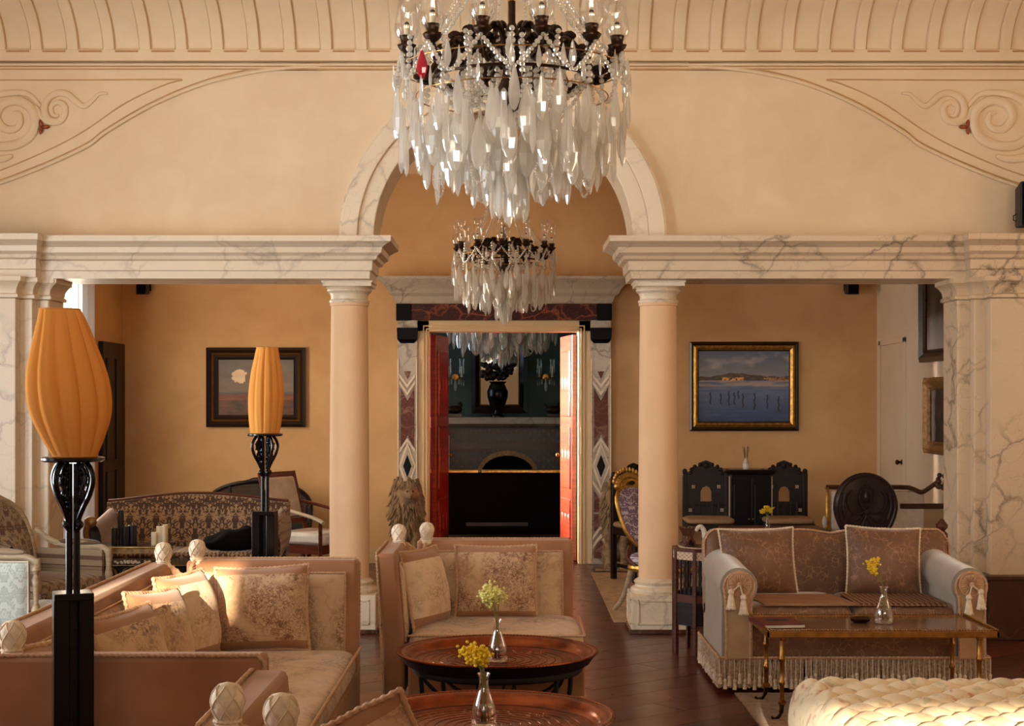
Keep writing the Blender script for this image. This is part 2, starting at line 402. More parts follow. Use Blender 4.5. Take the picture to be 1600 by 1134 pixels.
def glassm(name, tint=(1,1,1,1), rough=0.0, trans=1.0, ior=1.45):
    t = NT(name); t.set('Base Color', tint); t.set('Roughness', rough); t.set('Transmission Weight', trans); t.set('IOR', ior); return t.m
def milky(name, col, tr=.55):
    t = NT(name); a = t.n('BsdfTransparent', {'Color': (1, .99, .96, 1)}); tl = t.n('BsdfTranslucent', {'Color': col}); d = t.n('BsdfDiffuse', {'Color': col}); g = t.n('BsdfGlossy', {'Color': (1,1,1,1), 'Roughness': .08})
    m1 = t.n('MixShader', {0: .5, 1: tl, 2: d}); m2 = t.n('MixShader', {0: 1-tr, 1: a, 2: m1}); f = t.math('ADD', t.math('MULTIPLY', t.n('LayerWeight', {'Blend': .35}, out=1), .6), .06)
    t.t.links.new(t.n('MixShader', {0: f, 1: m2, 2: g}), t.o.inputs[0]); return t.m
M['crystal'] = milky('rock_crystal', (1.0, .975, .90, 1), .60)
M['crystalcool'] = glassm('cool_crystal', (0.88, 0.95, 0.95, 1), 0.10, 0.5, 1.5)
M['bead'] = milky('bead_crystal', (1.0, .96, .86, 1), .45)
M['redcrystal'] = glassm('red_crystal', (0.75, 0.03, 0.06, 1), 0.08, 0.5, 1.5)
def thinglass(name, gl=0.10, tint=(1,1,1,1)):
    t = NT(name); tr = t.n('BsdfTransparent', {'Color': tint}); g = t.n('BsdfGlossy', {'Color': (1,1,1,1), 'Roughness': 0.03})
    lw = t.n('LayerWeight', {'Blend': 0.25}, out=1)
    f = t.math('ADD', t.math('MULTIPLY', lw, 0.55), gl*0.4)
    t.t.links.new(t.n('MixShader', {0: f, 1: tr, 2: g}), t.o.inputs[0]); return t.m
M['glass'] = thinglass('clear_blown_glass'); M['pane'] = thinglass('window_glass', 0.02)
M['water'] = glassm('water', (0.95, 0.93, 0.85, 1), 0.0, 1.0, 1.33)
def clothm(name, col, tr=0.45, bs=0):
    t = NT(name); c = srgb(*col); d = t.n('BsdfDiffuse', {'Color': c}); r = t.n('BsdfTranslucent', {'Color': c})
    t.t.links.new(t.n('MixShader', {0: tr, 1: d, 2: r}), t.o.inputs[0]); return t.m
M['shade'] = clothm('amber_pleated_silk', (228,160,82), 0.24)
M['curtain'] = clothm('white_voile', (236,230,218), 0.5)
def floorm():
    t = NT('dark_polished_floorboards'); a = t.noise(3.0, 6, 0.65, vec=t.mapping((1.5, 14, 1)), dist=0.6); b = t.noise(0.8, 2)
    rnd = t.n('ObjectInfo', out=5)
    f = t.math('ADD', t.math('ADD', t.math('MULTIPLY', a, 0.6), t.math('MULTIPLY', b, 0.1)), t.math('MULTIPLY', rnd, 0.3))
    t.set('Base Color', t.ramp(f, [(0.3, srgb(52,18,9)), (0.75, srgb(108,46,26))])); t.set('Roughness', t.math('ADD', t.math('MULTIPLY', t.noise(4, 4), 0.25), 0.18)); t.set('Specular IOR Level', .4); t.set('Coat Weight', 0.12); t.set('Coat Roughness', 0.1)
    t.bump(a, 0.05, 0.003); return t.m
M['floor'] = floorm()
def lattice():
    t = NT('dark_lattice_weave'); c = t.n('TexChecker', {'Vector': t.mapping((1, 1, 0), rot=(0, 0, .78)), 'Scale': 48.0, 'Color1': srgb(44,28,20), 'Color2': srgb(150,108,70)})
    t.set('Base Color', c); t.set('Roughness', .9); return t.m
M['lattice'] = lattice()
M['rug'] = damask('tan_rug', (150,112,70), (112,76,46), 0.14, 0.14, u=0, w=1, scale=14, thr=0.56)
M['rugpale'] = simple('pale_rug', (188,158,122), 0.9, vscale=14, var=0.2, bscale=200)
M['teal'] = plaster('teal_plaster', (66,88,86), 0.12)
M['stone'] = simple('weathered_stone', (142,116,84), 0.85, vscale=16, var=0.35, bscale=40, bstr=0.6)
M['mirror'] = simple('mirror_glass', (190,190,180), 0.03, 1.0, var=0.02)
M['darkfabric'] = velvet('dark_upholstery', (24,20,19), 0.0)
M['tile'] = damask('dark_fireplace_tile', (24,22,18), (96,62,38), 0.06, 0.06, scale=30, thr=0.55, rough=0.3)
M['linen'] = simple('pale_linen', (206,192,172), 0.85, vscale=10, bscale=180)
M['seatleather'] = simple('tan_leather', (170,138,102), 0.5, vscale=8)
M['bookcover'] = simple('maroon_book_cover', (96,28,30), 0.35); M['paper'] = simple('page_edges', (226,216,196), 0.8)
M['purplewood'] = wood('dark_plum_carved_wood', (24,14,16), (58,36,38), 5, 0.3)
M['inlay'] = simple('pearl_inlay', (206,186,160), 0.35, vscale=60)
M['wicker'] = damask('dark_cane', (44,30,20), (70,52,36), 0.02, 0.02, scale=60, thr=0.5)
M['blackcloth'] = simple('black_cloth', (12,10,11), 0.9, vscale=30, Specular_IOR_Level=.1)
M['braid'] = damask('brown_woven_braid', (40,26,18), (150,112,74), 0.022, 0.022, u=0, w=1, scale=34, thr=0.52)
M['blackiron'] = simple('black_iron', (14,13,12), 0.45, 0.3)
# ================================================================ THE SETTING
AX = -0.06                              # the axis of the arch and the doors
def loft(mb, layers):                   # stack of rectangles (x0,x1,y0,y1,z)
    b = []; 
    for x0, x1, y0, y1, z in layers: b += [(x0,y0,z),(x1,y0,z),(x1,y1,z),(x0,y1,z)]
    n = len(layers); fs = [(3,2,1,0), tuple(range(4*n-4, 4*n))]
    for j in range(n-1):
        for i in range(4): fs.append((4*j+i, 4*j+(i+1) % 4, 4*j+4+(i+1) % 4, 4*j+4+i))
    return mb.add(b, fs)
def clip(poly, x0, x1, y0, y1):
    for ax, lim, sg in ((0, x0, 1), (0, x1, -1), (1, y0, 1), (1, y1, -1)):
        out = []
        for i in range(len(poly)):
            a, b = poly[i-1], poly[i]; ia = sg*(a[ax]-lim) >= 0; ib = sg*(b[ax]-lim) >= 0
            if ia != ib:
                t = (lim-a[ax])/(b[ax]-a[ax]); out.append((a[0]+t*(b[0]-a[0]), a[1]+t*(b[1]-a[1])))
            if ib: out.append(b)
        poly = out
        if not poly: return []
    return poly
floor = struct('floor', MB().box(-4.9, 4.9, -2.8, 20.7, -0.12, -0.004), M['floor'], smooth=False)
def planks(x0, x1, y0, y1, ang, w=0.24, ln=2.3):
    c, s = math.cos(ang), math.sin(ang); cx, cy = (x0+x1)/2, (y0+y1)/2; r = math.hypot(x1-x0, y1-y0)/2+ln
    k = 0; u = -r
    while u < r:
        k += 1; v = -r + (k % 3)*ln/3
        while v < r:
            q = [(v+.002, u+.002), (v+ln-.002, u+.002), (v+ln-.002, u+w-.002), (v+.002, u+w-.002)]
            q = clip([(cx+a*c-b*s, cy+a*s+b*c) for a, b in q], x0, x1, y0, y1)
            if len(q) > 2:
                m = sum(p[0] for p in q)/len(q), sum(p[1] for p in q)/len(q)
                mb = MB().prism([(p[0]-m[0], p[1]-m[1]) for p in q], lambda a, b, kk: (a*c+b*s, -a*s+b*c, 0.0 if kk else -0.02))
                o = obj('plank', mb, M['floor'], floor, smooth=False); o.location = (m[0], m[1], R.uniform(-0.0006, 0.0)); o.rotation_euler = (0,0,ang)
            v += ln
        u += w
planks(-2.6, 3.4, 5.0, 10.5, math.radians(38))
planks(-2.6, 3.4, 10.5, 15.22, math.radians(-38), 0.28, 2.6)

ZL0, ZL1 = 2.444, 2.723                # underside and top of the marble beam
# front room shell
def wall_y(name, xi, xo, spans, openings, ztop, mat):     # a side wall in the y direction, openings [(y0,y1,z0,z1)]
    mb = MB(); y = spans[0]
    for a, b, z0, z1 in openings:
        mb.box(xi, xo, y, a, 0, ztop); mb.box(xi, xo, a, b, 0, z0); mb.box(xi, xo, a, b, z1, ztop); y = b
    mb.box(xi, xo, y, spans[1], 0, ztop); return struct(name, mb, mat, smooth=False)
LW = [(1.9, 3.3, .7, 3.3), (4.7, 5.9, .7, 3.3), (7.1, 8.1, .7, 2.8)]
wall_y('wall_left', XL-0.25, XL, (YR, 10.95), LW, 4.5, M['wallplain'])
wall_y('wall_right', XR, XR+0.25, (YR, 10.95), [(7.1, 8.1, 1.4, 3.0)], 4.5, M['wallplain'])
RW = [(-2.34, -1.98, 2.50, 2.86), (.40, 1.80, 1.93, 2.19)]      # invented openings, placed so low sun strikes the cushions and ottoman
mb = MB(); x = XL-.25
for a, b, z0, z1 in RW: mb.box(x, a, YR-.25, YR, 0, 4.5); mb.box(a, b, YR-.25, YR, 0, z0); mb.box(a, b, YR-.25, YR, z1, 4.5); x = b
mb.box(x, XR+.25, YR-.25, YR, 0, 4.5); struct('wall_rear', mb, M['wallplain'], smooth=False)
def window(n, horiz, c, a0, a1, z0, z1, nx, nz):
    fr = MB(); t = .05
    def bx(u0, u1, w0, w1, d=.03):
        if horiz: fr.box(u0, u1, c-d, c+d, w0, w1)
        else: fr.box(c-d, c+d, u0, u1, w0, w1)
    bx(a0, a0+t, z0, z1); bx(a1-t, a1, z0, z1); bx(a0, a1, z0, z0+t); bx(a0, a1, z1-t, z1)
    for i in range(1, nx): u = a0+(a1-a0)*i/nx; bx(u-.02, u+.02, z0, z1, .02)
    for i in range(1, nz): u = z0+(z1-z0)*i/nz; bx(a0, a1, u-.02, u+.02, .02)
    w = struct('window_%d' % n, fr, M['white_paint'], smooth=False)  # numbers 4 and 5 are the invented rear frames
for i, (a, b, z0, z1) in enumerate(LW): window(i+1, False, XL-.2, a, b, z0, z1, 2, 4)
window(10, False, XR+.2, 7.1, 8.1, 1.4, 3.0, 2, 2); window(4, True, YR-.15, *RW[0], 1, 1); window(5, True, YR-.15, *RW[1], 6, 1)  # the rear frames are invented too; their bars break up the sun
# cove and ceiling
ZC = 3.985; CA, CB = 0.95, 0.46
def cove(h, off=0): 
    q = min(1, h/CB); return 10.52-CA*(1-math.sqrt(max(0, 1-q*q)))-off
hs = [CB*math.sin(PI/2*i/14) for i in range(15)]
mb = MB().grid(2, 15, lambda u, v: (XL+(XR-XL)*u, cove(hs[round(v*14)]), ZC+hs[round(v*14)]), flip=True)
mb.box(XL, XR, YR-.2, 10.52-CA+.001, ZC+CB, ZC+CB+.15); mb.box(XL, XR, 10.55, 10.95, ZC, ZC+CB+.15); mb.box(XL-.2, XR+.2, 9, 10.95, ZC+CB+.15, ZC+CB+.25)
ceil = struct('ceiling', mb, M['wall'])
def cstrip(mb, x0, x1, h0, h1, off, n=12):
    pr = [h0+(h1-h0)*i/n for i in range(n+1)]; vs = []
    for h in pr: 
        y = cove(h); vs += [(x0, y+.002, ZC+h), (x1, y+.002, ZC+h), (x1, y-off, ZC+h-off*.15), (x0, y-off, ZC+h-off*.15)]
    fs = [(0,1,2,3), tuple(4*n+i for i in (3,2,1,0))]
    for j in range(n):
        for i in range(4): fs.append((4*j+i, 4*j+4+i, 4*j+4+(i+1) % 4, 4*j+(i+1) % 4))
    return mb.add(vs, fs)
ribs = [1.142+.2476*k for k in range(0, 12)]+[-1.269-.2476*k for k in range(0, 12)]+[-1.269+.241*k for k in range(1, 10)]
ribs.sort()
for k, x in enumerate(ribs):
    obj('rib', cstrip(MB(), x-.037, x+.037, 0.0, .455, .030), M['wall'], ceil, ang=30, bevel=.006)
    if k+1 < len(ribs):
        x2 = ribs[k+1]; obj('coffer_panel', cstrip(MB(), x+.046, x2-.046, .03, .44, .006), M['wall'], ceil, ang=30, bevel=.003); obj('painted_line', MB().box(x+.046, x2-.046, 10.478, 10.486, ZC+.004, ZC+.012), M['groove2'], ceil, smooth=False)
obj('coffer_sill', MB().box(XL, XR, 10.485, 10.54, ZC-.055, ZC+.022), M['wall'], ceil, smooth=False, bevel=.006)

# arched wall above the beam
pts = [(XL-.2, ZL1-.1), (AX-.93, ZL1-.1)]+[(AX-.93*math.cos(PI*i/40), ZL1-.0+.93*math.sin(PI*i/40)) for i in range(41)]+[(AX+.93, ZL1-.1), (XR+.2, ZL1-.1), (XR+.2, ZC), (XL-.2, ZC)]
wall = struct('wall_front', MB().xz(pts, 10.55, 10.95), M['wall'], smooth=False)
def arc(r, n=48): return [(AX-r*math.cos(PI*i/n), ZL1-.005+r*math.sin(PI*i/n)) for i in range(n+1)]
a = struct('trim_1', MB().strip(arc(1.108), arc(.995), 10.47, 10.60), M['marble'], ang=50, bevel=.006)
obj('inner_ring', MB().strip(arc(.997), arc(.885), 10.50, 11.0), M['marble'], a, ang=50, bevel=.006)
obj('outer_fillet', MB().strip(arc(1.122), arc(1.106), 10.50, 10.56), M['marble'], a, ang=50)
# line mouldings
tr = struct('trim_2', MB().box(XL, XR, 10.505, 10.56, ZC-.085, ZC-.070), M['wall'], smooth=False, bevel=.003)
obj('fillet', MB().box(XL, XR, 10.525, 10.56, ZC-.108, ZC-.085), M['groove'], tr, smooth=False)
obj('fillet', MB().box(XL, XR, 10.515, 10.56, ZC-.100, ZC-.092), M['wall'], tr, smooth=False)
def wl(px, py): return ((px-800)*10.53/FOC, EYE-(py-628)*10.53/FOC)
def mirror(pts): return [(1576-x, y) for x, y in pts]
curve1 = [(-150,322), (-60,303), (0,286), (70,259), (136,228), (167,205), (240,163), (318,131), (388,114), (440,107), (500,103)]
curve2 = [(-150,302), (-60,283), (0,266), (78,233), (132,204), (186,167), (225,146), (264,130), (285,125)]
n = 3
spand = []
for side, fn in ((0, lambda p: p), (1, mirror)):
    def ribbon(name, pts, r, off, mat, par=None, flat=(1,1)):
        path = [Vector((q.x, 10.55-off, q.y)) for q in spline([wl(*p) for p in fn(pts)], 8)]
        return struct(name, MB().tube(path, r, 8, flat=flat), mat, par) if par is None else obj(name, MB().tube(path, r, 8, flat=flat), mat, par)
    # raised spandrel slab: everything above curve 1
    c1 = [(q.x, q.y) for q in spline([wl(*p) for p in fn(curve1)], 8)]
    top = [(c1[-1][0], ZC-.108), (c1[0][0], ZC-.108)]
    sp = struct('trim_%d' % n, MB().xz(c1+top, 10.532, 10.56), M['wall'], smooth=False); n += 1
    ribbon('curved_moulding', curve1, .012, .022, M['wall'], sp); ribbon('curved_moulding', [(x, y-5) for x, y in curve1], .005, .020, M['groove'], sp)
    ribbon('inner_moulding', curve2, .005, .018, M['groove'], sp, (1, 1))
    ribbon('inner_moulding', [(-150,125), (80,125), (284,124)], .005, .018, M['groove'], sp)
    # carved acanthus scrolls
    def scroll(pts, w, name='scroll'):
        path = [Vector((q.x, 10.530, q.y)) for q in spline([wl(*p) for p in fn(pts)], 7)]
        m = len(path); rr = [w*(0.25+0.75*math.sin(PI*min(1, (i+.5)/m*1.0))**0.6) for i in range(m)]
        return obj(name, MB().tube(path, rr, 10, flat=(1.0, 0.95)), M['wall'], sp)
    scroll([(168,146), (155,147), (143,158), (131,166), (118,158), (106,148), (90,146), (75,155), (70,172), (76,187), (92,190), (101,180), (101,166), (90,160), (80,168), (84,180), (92,180)], .026)
    scroll([(64,166), (45,148), (20,145), (-12,152), (-34,175), (-36,205), (-14,226), (18,228), (44,216), (55,196), (52,174), (36,160), (18,158), (2,166), (-5,184), (6,200), (22,202), (32,192), (30,178), (20,176)], .036)
    scroll([(20,243), (5,248), (-20,247), (-50,235), (-80,215)], .030)
    scroll([(45,165), (58,170), (66,186), (84,193), (98,190)], .020)
    scroll([(-30,150), (-60,162), (-90,150), (-110,165), (-100,190), (-70,195)], .03)
    # small carved trefoil, reddish gilt
    cx, cz = wl(*fn([(66, 199)])[0]); fl = MB()
    sg = -1 if side else 1
    for aa, ln in ((100, .045), (-100, .045), (0, .05)):
        t = math.radians(aa); d = Vector((math.cos(t)*sg, 0, math.sin(t)))
        fl.sphere(Vector((cx, 10.512, cz))+d*ln*.55, (ln*.62, .014, ln*.28), 10, 6, Matrix.Rotation(-math.atan2(d.z, d.x), 3, 'Y'))
    o = obj('leaf_ornament', fl, M['leafgilt'], sp); o['label'] = 'small reddish gilt three-lobed leaf'
# marble beams
PR = [(0, ZL0), (.004, ZL0+.05), (.018, ZL0+.056), (.022, ZL0+.118), (.050, ZL0+.128), (.058, ZL0+.150), (.088, ZL0+.170), (.094, ZL0+.205), (.130, ZL0+.228), (.158, ZL0+.240), (.160, ZL1)]
def beam(name, x0, x1, e0, e1, yf=10.50, mat='marble'):
    return struct(name, loft(MB(), [(x0-p*e0, x1+p*e1, yf-p, 11.0+p*.5, z) for p, z in PR]), M[mat], ang=25)
beam('trim_5', XL, -.975, 0, 1); beam('trim_6', .815, 3.12, 1, 0, mat='marble2')
b = beam('trim_7', 3.10, XR, .4, 0, 10.38, 'marble2'); beam('trim_8', XL, AX*2-3.10, 0, .4, 10.38)

# stepped marble piers at both ends of the opening and marble wall panels
def pier(name, sg, mat):
    f = (lambda x: x) if sg > 0 else (lambda x: 2*AX-x)
    def bx(mb, x0, x1, y0, y1, z0, z1):
        a, b = sorted((f(x0), f(x1))); return mb.box(a, b, y0, y1, z0, z1)
    p = struct(name, bx(MB(), 3.07, 3.9, 10.58, 10.89, 0, ZL0), M[mat], smooth=False)
    steps = [(3.064, 10.55), (3.143, 10.448), (3.221, 10.335)]
    for i, (x, y) in enumerate(steps):
        x1 = [3.16, 3.24, 3.9][i]
        obj('pilaster_step', bx(MB(), x, x1, y, 10.60, .42, 2.30), M[mat], p, smooth=False, bevel=.006)
        obj('pilaster_base', bx(MB(), x-.02, x1+.02, y-.02, 10.6, 0, .40), M['marblebrown'], p, smooth=False, bevel=.006)
        obj('base_moulding', bx(MB(), x-.035, x1+.03, y-.035, 10.6, .40, .44), M['marblebrown'], p, smooth=False, bevel=.01)
        lay = [(0, 2.30), (.02, 2.305), (.02, 2.325), (.004, 2.335), (.010, 2.37), (.03, 2.40), (.05, 2.415), (.05, ZL0+.001)]
        vs = []
        for q, z in lay:
            a, b = sorted((f(x-q), f(x1+(.0 if i == 2 else 0)))); vs.append((a, b, y-q, 10.62, z))
        obj('capital', loft(MB(), vs), M[mat], p, ang=25)
    if sg > 0:
        bx_ = bx(MB(), 3.9, XR, 10.335, 10.95, .42, ZL0); obj('marble_panel', bx_, M[mat], p, smooth=False)
        obj('pilaster_base', bx(MB(), 3.9, XR, 10.26, 10.95, 0, .40), M['marblebrown'], p, smooth=False)
        obj('base_moulding', bx(MB(), 3.9, XR, 10.245, 10.95, .40, .44), M['marblebrown'], p, smooth=False, bevel=.01)
    else:
        obj('marble_panel', bx(MB(), 3.9, 4.64, 10.30, 10.95, 0, ZL0), M[mat], p, smooth=False)
    # side return toward the hall with its own capital
    obj('reveal', bx(MB(), 3.060, 3.08, 10.56, 10.895, 0, 2.30), M[mat], p, smooth=False, bevel=.005)
    vs = []
    for q, z in [(0, 2.30), (.02, 2.305), (.02, 2.325), (.004, 2.335), (.012, 2.37), (.035, 2.40), (.06, 2.415), (.06, ZL0+.001)]:
        a, b = sorted((f(3.060-q), f(3.09))); vs.append((a, b, 10.55-q*.6, 10.90, z))
    obj('capital', loft(MB(), vs), M[mat], p, ang=25)
pier('trim_9', 1, 'marble2'); pier('trim_10', -1, 'marble')

# the two columns
def column(name, label, x, mat, loc_y=10.80):
    t = thing(name, label, 'column', (x, loc_y, 0), 0, None)
    obj('shaft', MB().lathe([(.137, .35), (.1395, .6), (.139, 1.0), (.135, 1.6), (.130, 2.1), (.128, 2.27), (.136, 2.275), (.136, 2.295)], seg=48), M['shaft'], t)
    c = MB().lathe([(.128, 2.29), (.140, 2.295), (.142, 2.31), (.130, 2.318), (.130, 2.34), (.138, 2.36), (.156, 2.375), (.158, 2.385), (.150, 2.392), (.166, 2.405)], seg=40)
    c.box(-.168, .168, -.168, .168, 2.404, 2.428); c.box(-.176, .176, -.176, .176, 2.428, ZL0)
    obj('capital', c, M['marble'], t, ang=25)
    obj('base', MB().lathe([(.190, .268), (.196, .280), (.196, .292), (.186, .304), (.166, .312), (.160, .325), (.170, .335), (.172, .345), (.160, .356), (.146, .362), (.138, .37)], seg=40), M[mat], t, ang=40)
    p = obj('plinth', MB().box(-.203, .203, -.203, .203, .028, .268), M[mat], t, smooth=False, bevel=.006)
    obj('footing', MB().box(-.216, .216, -.216, .216, 0, .030), M['marblebrown'], t, smooth=False, bevel=.004)
    for s in (0, 1):        # raised moulding frame and sunk panel, front and left faces
        mb = MB()
        for a0, a1, z0, z1 in ((-.16, .16, .222, .236), (-.16, .16, .062, .076), (-.16, -.148, .062, .236), (.148, .16, .062, .236)):
            if s == 0: mb.box(a0, a1, -.211, -.2, z0, z1)
            else: mb.box(-.211, -.2, a0, a1, z0, z1)
        obj('panel_moulding', mb, M[mat], t, smooth=False, bevel=.003)
    return t
column('marble_column', 'left round peach column on a marble plinth, behind the tapestry sofas', -1.143, 'marble')
column('marble_column', 'right round peach column on a panelled marble plinth, beside the purple chair', 1.028, 'marble')

# ---------------- the hall behind the columns
HY = 15.24
mb = MB().box(-4.1, -.84, HY, HY+.2, 0, 4.1).box(.67, 3.85, HY, HY+.2, 0, 4.1).box(-.84, .67, HY, HY+.2, 2.31, 4.1)
struct('wall_back', mb, M['hall'], smooth=False)
HX0, HX1 = -3.87, 3.62
wall_y('wall_hall_left', HX0-.2, HX0, (10.95, HY), [(12.2, 13.95, .25, 2.7)], 4.1, M['hall'])
wall_y('wall_hall_right', HX1, HX1+.2, (10.95, HY), [], 4.1, M['hallwhite'])
struct('ceiling_hall', MB().box(-4.1, 3.85, 10.9, HY+.2, 4.05, 4.2), M['wallplain'], smooth=False)
t = struct('trim_11', loft(MB(), [(HX0, HX1, HY-.02, HY, 3.86), (HX0, HX1, HY-.02, HY, 3.90), (HX0, HX1, HY-.07, HY, 3.94), (HX0, HX1, HY-.14, HY, 4.0), (HX0, HX1, HY-.14, HY, 4.05)]), M['wallplain'], ang=25)
window(8, False, HX0-.15, 12.2, 13.95, .25, 2.7, 2, 3)
struct('trim_12', MB().box(HX0, HX0+.03, 13.95, 14.06, .2, 2.8).box(HX0, HX0+.03, 12.1, 12.2, .2, 2.8).box(HX0, HX0+.03, 12.1, 14.06, 2.7, 2.8), M['white_paint'], smooth=False, bevel=.005)
cu = MB().grid(60, 2, lambda u, v: (HX0+.07+.022*math.sin(u*60)+.01*math.sin(u*23), 12.95+1.0*u, .06+2.62*v))
tag(obj('curtain', cu, M['curtain'], smooth=True, ang=180), 'thin white curtain hanging at the hall window behind the big amber lamp', 'curtain')
for sg, nm in ((0, 'baseboard_left'), (1, 'baseboard_right')):
    x0, x1 = ((HX0, -1.13), (.98, HX1))[sg]
    struct(nm, MB().box(x0, x1, HY-.02, HY, 0, .16), M['cream_paint'], smooth=False, bevel=.004)
# dark door on the left hall wall, pale door on the right hall wall
d = struct('door_1', MB().box(HX0+.002, HX0+.05, 14.36, 15.16, 0, 2.17), M['darkwood'], smooth=False, bevel=.004)
for z0, z1 in ((.2, .95), (1.05, 2.02)):
    obj('door_panel', MB().box(HX0+.05, HX0+.062, 14.46, 14.72, z0, z1), M['darkwood'], d, smooth=False, bevel=.008)
    obj('door_panel', MB().box(HX0+.05, HX0+.062, 14.80, 15.06, z0, z1), M['darkwood'], d, smooth=False, bevel=.008)
mb = MB().box(HX1-.02, HX1, 14.10, 14.16, 0, 2.20).box(HX1-.02, HX1, 15.03, 15.09, 0, 2.20).box(HX1-.02, HX1, 14.10, 15.09, 2.15, 2.21)
struct('trim_13', mb, M['hallwhite'], smooth=False, bevel=.004)
d = struct('door_2', MB().box(HX1-.012, HX1, 14.16, 15.03, .01, 2.15), M['hallwhite'], smooth=False, bevel=.003)
obj('groove_line', MB().box(HX1-.014, HX1-.0, 14.150, 14.160, 0, 2.16).box(HX1-.014, HX1-.0, 15.03, 15.04, 0, 2.16).box(HX1-.014, HX1, 14.15, 15.04, 2.15, 2.158), M['midwood'], d, smooth=False)
k = obj('door_knob', MB().lathe([(.0, -.06), (.016, -.058), (.024, -.046), (.022, -.034), (.010, -.022), (.010, -.008), (.026, -.004), (.026, 0)], (HX1-.012, 14.22, EYE-(722-628)*14.22/FOC), 16, m=Matrix.Rotation(PI/2, 3, 'Y')), M['bronze'], d)

# the carved marble doorway
DY = HY-.10
def DX(px, d=DY): return WX(px, d)
t = thing('marble_doorway', 'monumental marble door surround with cornice, red lintel and inlaid jambs', 'doorway', (0, 0, 0))
zt, zb = WZ(431, 15.0), WZ(474, 15.1); L0, L1 = DX(620), DX(955)
lay = []
for q, zz in ((0, 0), (.02, .03), (.03, .07), (.07, .10), (.085, .13), (.10, .16), (.145, .20), (.165, .22), (.175, .235), (.175, zt-zb)):
    lay.append((L0-q*1.05, L1+q*1.05, DY-q*.9, HY, zb+zz))
obj('cornice', loft(MB(), lay), M['marblegrey'], t, ang=25)
z0 = WZ(500, DY)
obj('lintel', MB().box(L0+.14, L1-.14, DY-.01, HY, z0, zb), M['marblered'], t, smooth=False, bevel=.004)
for x0, x1 in ((L0-.006, L0+.14), (L1-.14, L1+.006)): obj('lintel_block', MB().box(x0, x1, DY-.02, HY, z0-.004, zb), M['marbleblack'], t, smooth=False, bevel=.004)
for a, b in ((621, 652), (923, 955)):
    x0, x1 = DX(a), DX(b); xc = (x0+x1)/2; w = (x1-x0)
    j = obj('jamb', MB().box(x0, x1, DY+.01, HY, 0, z0), M['marblegrey'], t, smooth=False, bevel=.004)
    j['label'] = 'grey marble jamb with inlaid lozenges'
    obj('capital_block', loft(MB(), [(x0+.03, x1-.03, DY-.0, HY, WZ(536, DY)), (x0+.0, x1-.0, DY-.03, HY, WZ(530, DY)), (x0-.004, x1+.004, DY-.035, HY, WZ(512, DY))]), M['marbleblack'], j, smooth=False)
    def pc(pts, mat, d=.012, nm='inlay'):
        return obj(nm, MB().xz([(xc+u*w, WZ(y, DY)) for u, y in pts], DY+.01-d, DY+.02), M[mat], j, smooth=False, bevel=.002)
    def vee(y0, y1, up, mat, h=7, ww=.40): # chevron band
        if up: pts = [(-ww, y1), (-ww, y1-h), (0, y0), (ww, y1-h), (ww, y1), (0, y0+h)]
        else: pts = [(-ww, y0), (0, y1-h), (ww, y0), (ww, y0+h), (0, y1), (-ww, y0+h)]
        pc(pts, mat, .016)
    # edges
    pc([(-.5, 560), (-.43, 560), (-.43, 872), (-.5, 872)], 'marble', .016, 'edge_strip'); pc([(.43, 560), (.5, 560), (.5, 872), (.43, 872)], 'marble', .016, 'edge_strip')
    pc([(-.17, 580), (.17, 580), (0, 592)], 'marblered2')
    vee(583, 606, False, 'marble', 6); vee(594, 618, False, 'marble', 6)
    pc([(-.34, 606), (0, 626), (.34, 606), (.34, 699), (0, 679), (-.34, 699)], 'marblered2')
    vee(684, 708, True, 'marble', 6)
    for hw, hh, mat, dd in ((.44, 38, 'marble', .014), (.34, 30, 'marblegrey', .018), (.21, 18, 'marbleblack', .022)):
        pc([(-hw, 728), (0, 728-hh), (hw, 728), (0, 728+hh)], mat, dd)
    vee(750, 774, False, 'marble', 6)
    pc([(-.34, 766), (0, 786), (.34, 766), (.34, 800), (-.34, 800)], 'marblered2')
    pc([(-.34, 803), (.34, 803), (.34, 832), (0, 816), (-.34, 832)], 'marblered2')
    vee(820, 844, True, 'marble', 6); vee(834, 858, True, 'marble', 6)
    pc([(-.34, 872), (-.34, 860), (0, 844), (.34, 860), (.34, 872)], 'marblered2')
struct('trim_14', MB().box(-.852, -.826, HY-.01, HY+.27, 0, 2.325).box(.655, .682, HY-.01, HY+.27, 0, 2.325).box(-.852, .682, HY-.01, HY+.27, 2.30, 2.325), M['cream_paint'], smooth=False)
mb = MB(); x0, x1 = DX(652, HY-.06), DX(923, HY-.06); xi0, xi1 = DX(671, HY-.06), DX(904, HY-.06); zi = WZ(518, HY-.06)
for a, b, c, e, d in ((x0, xi0, 0, z0, .07), (xi1, x1, 0, z0, .07), (x0, x1, zi, z0, .07)): mb.box(a, b, HY-d, HY, c, e)
obj('door_casing', mb, M['cream_paint'], t, smooth=False, bevel=.006)
mb = MB()
for off in (.02, .05):
    a0, a1, zz = xi0-off, xi1+off, zi+off
    mb.box(a0-.012, a0, HY-.085, HY-.06, 0, zz+.012); mb.box(a1, a1+.012, HY-.085, HY-.06, 0, zz+.012); mb.box(a0, a1, HY-.085, HY-.06, zz, zz+.012)
obj('casing_moulding', mb, M['cream_paint'], t, smooth=False, bevel=.003)
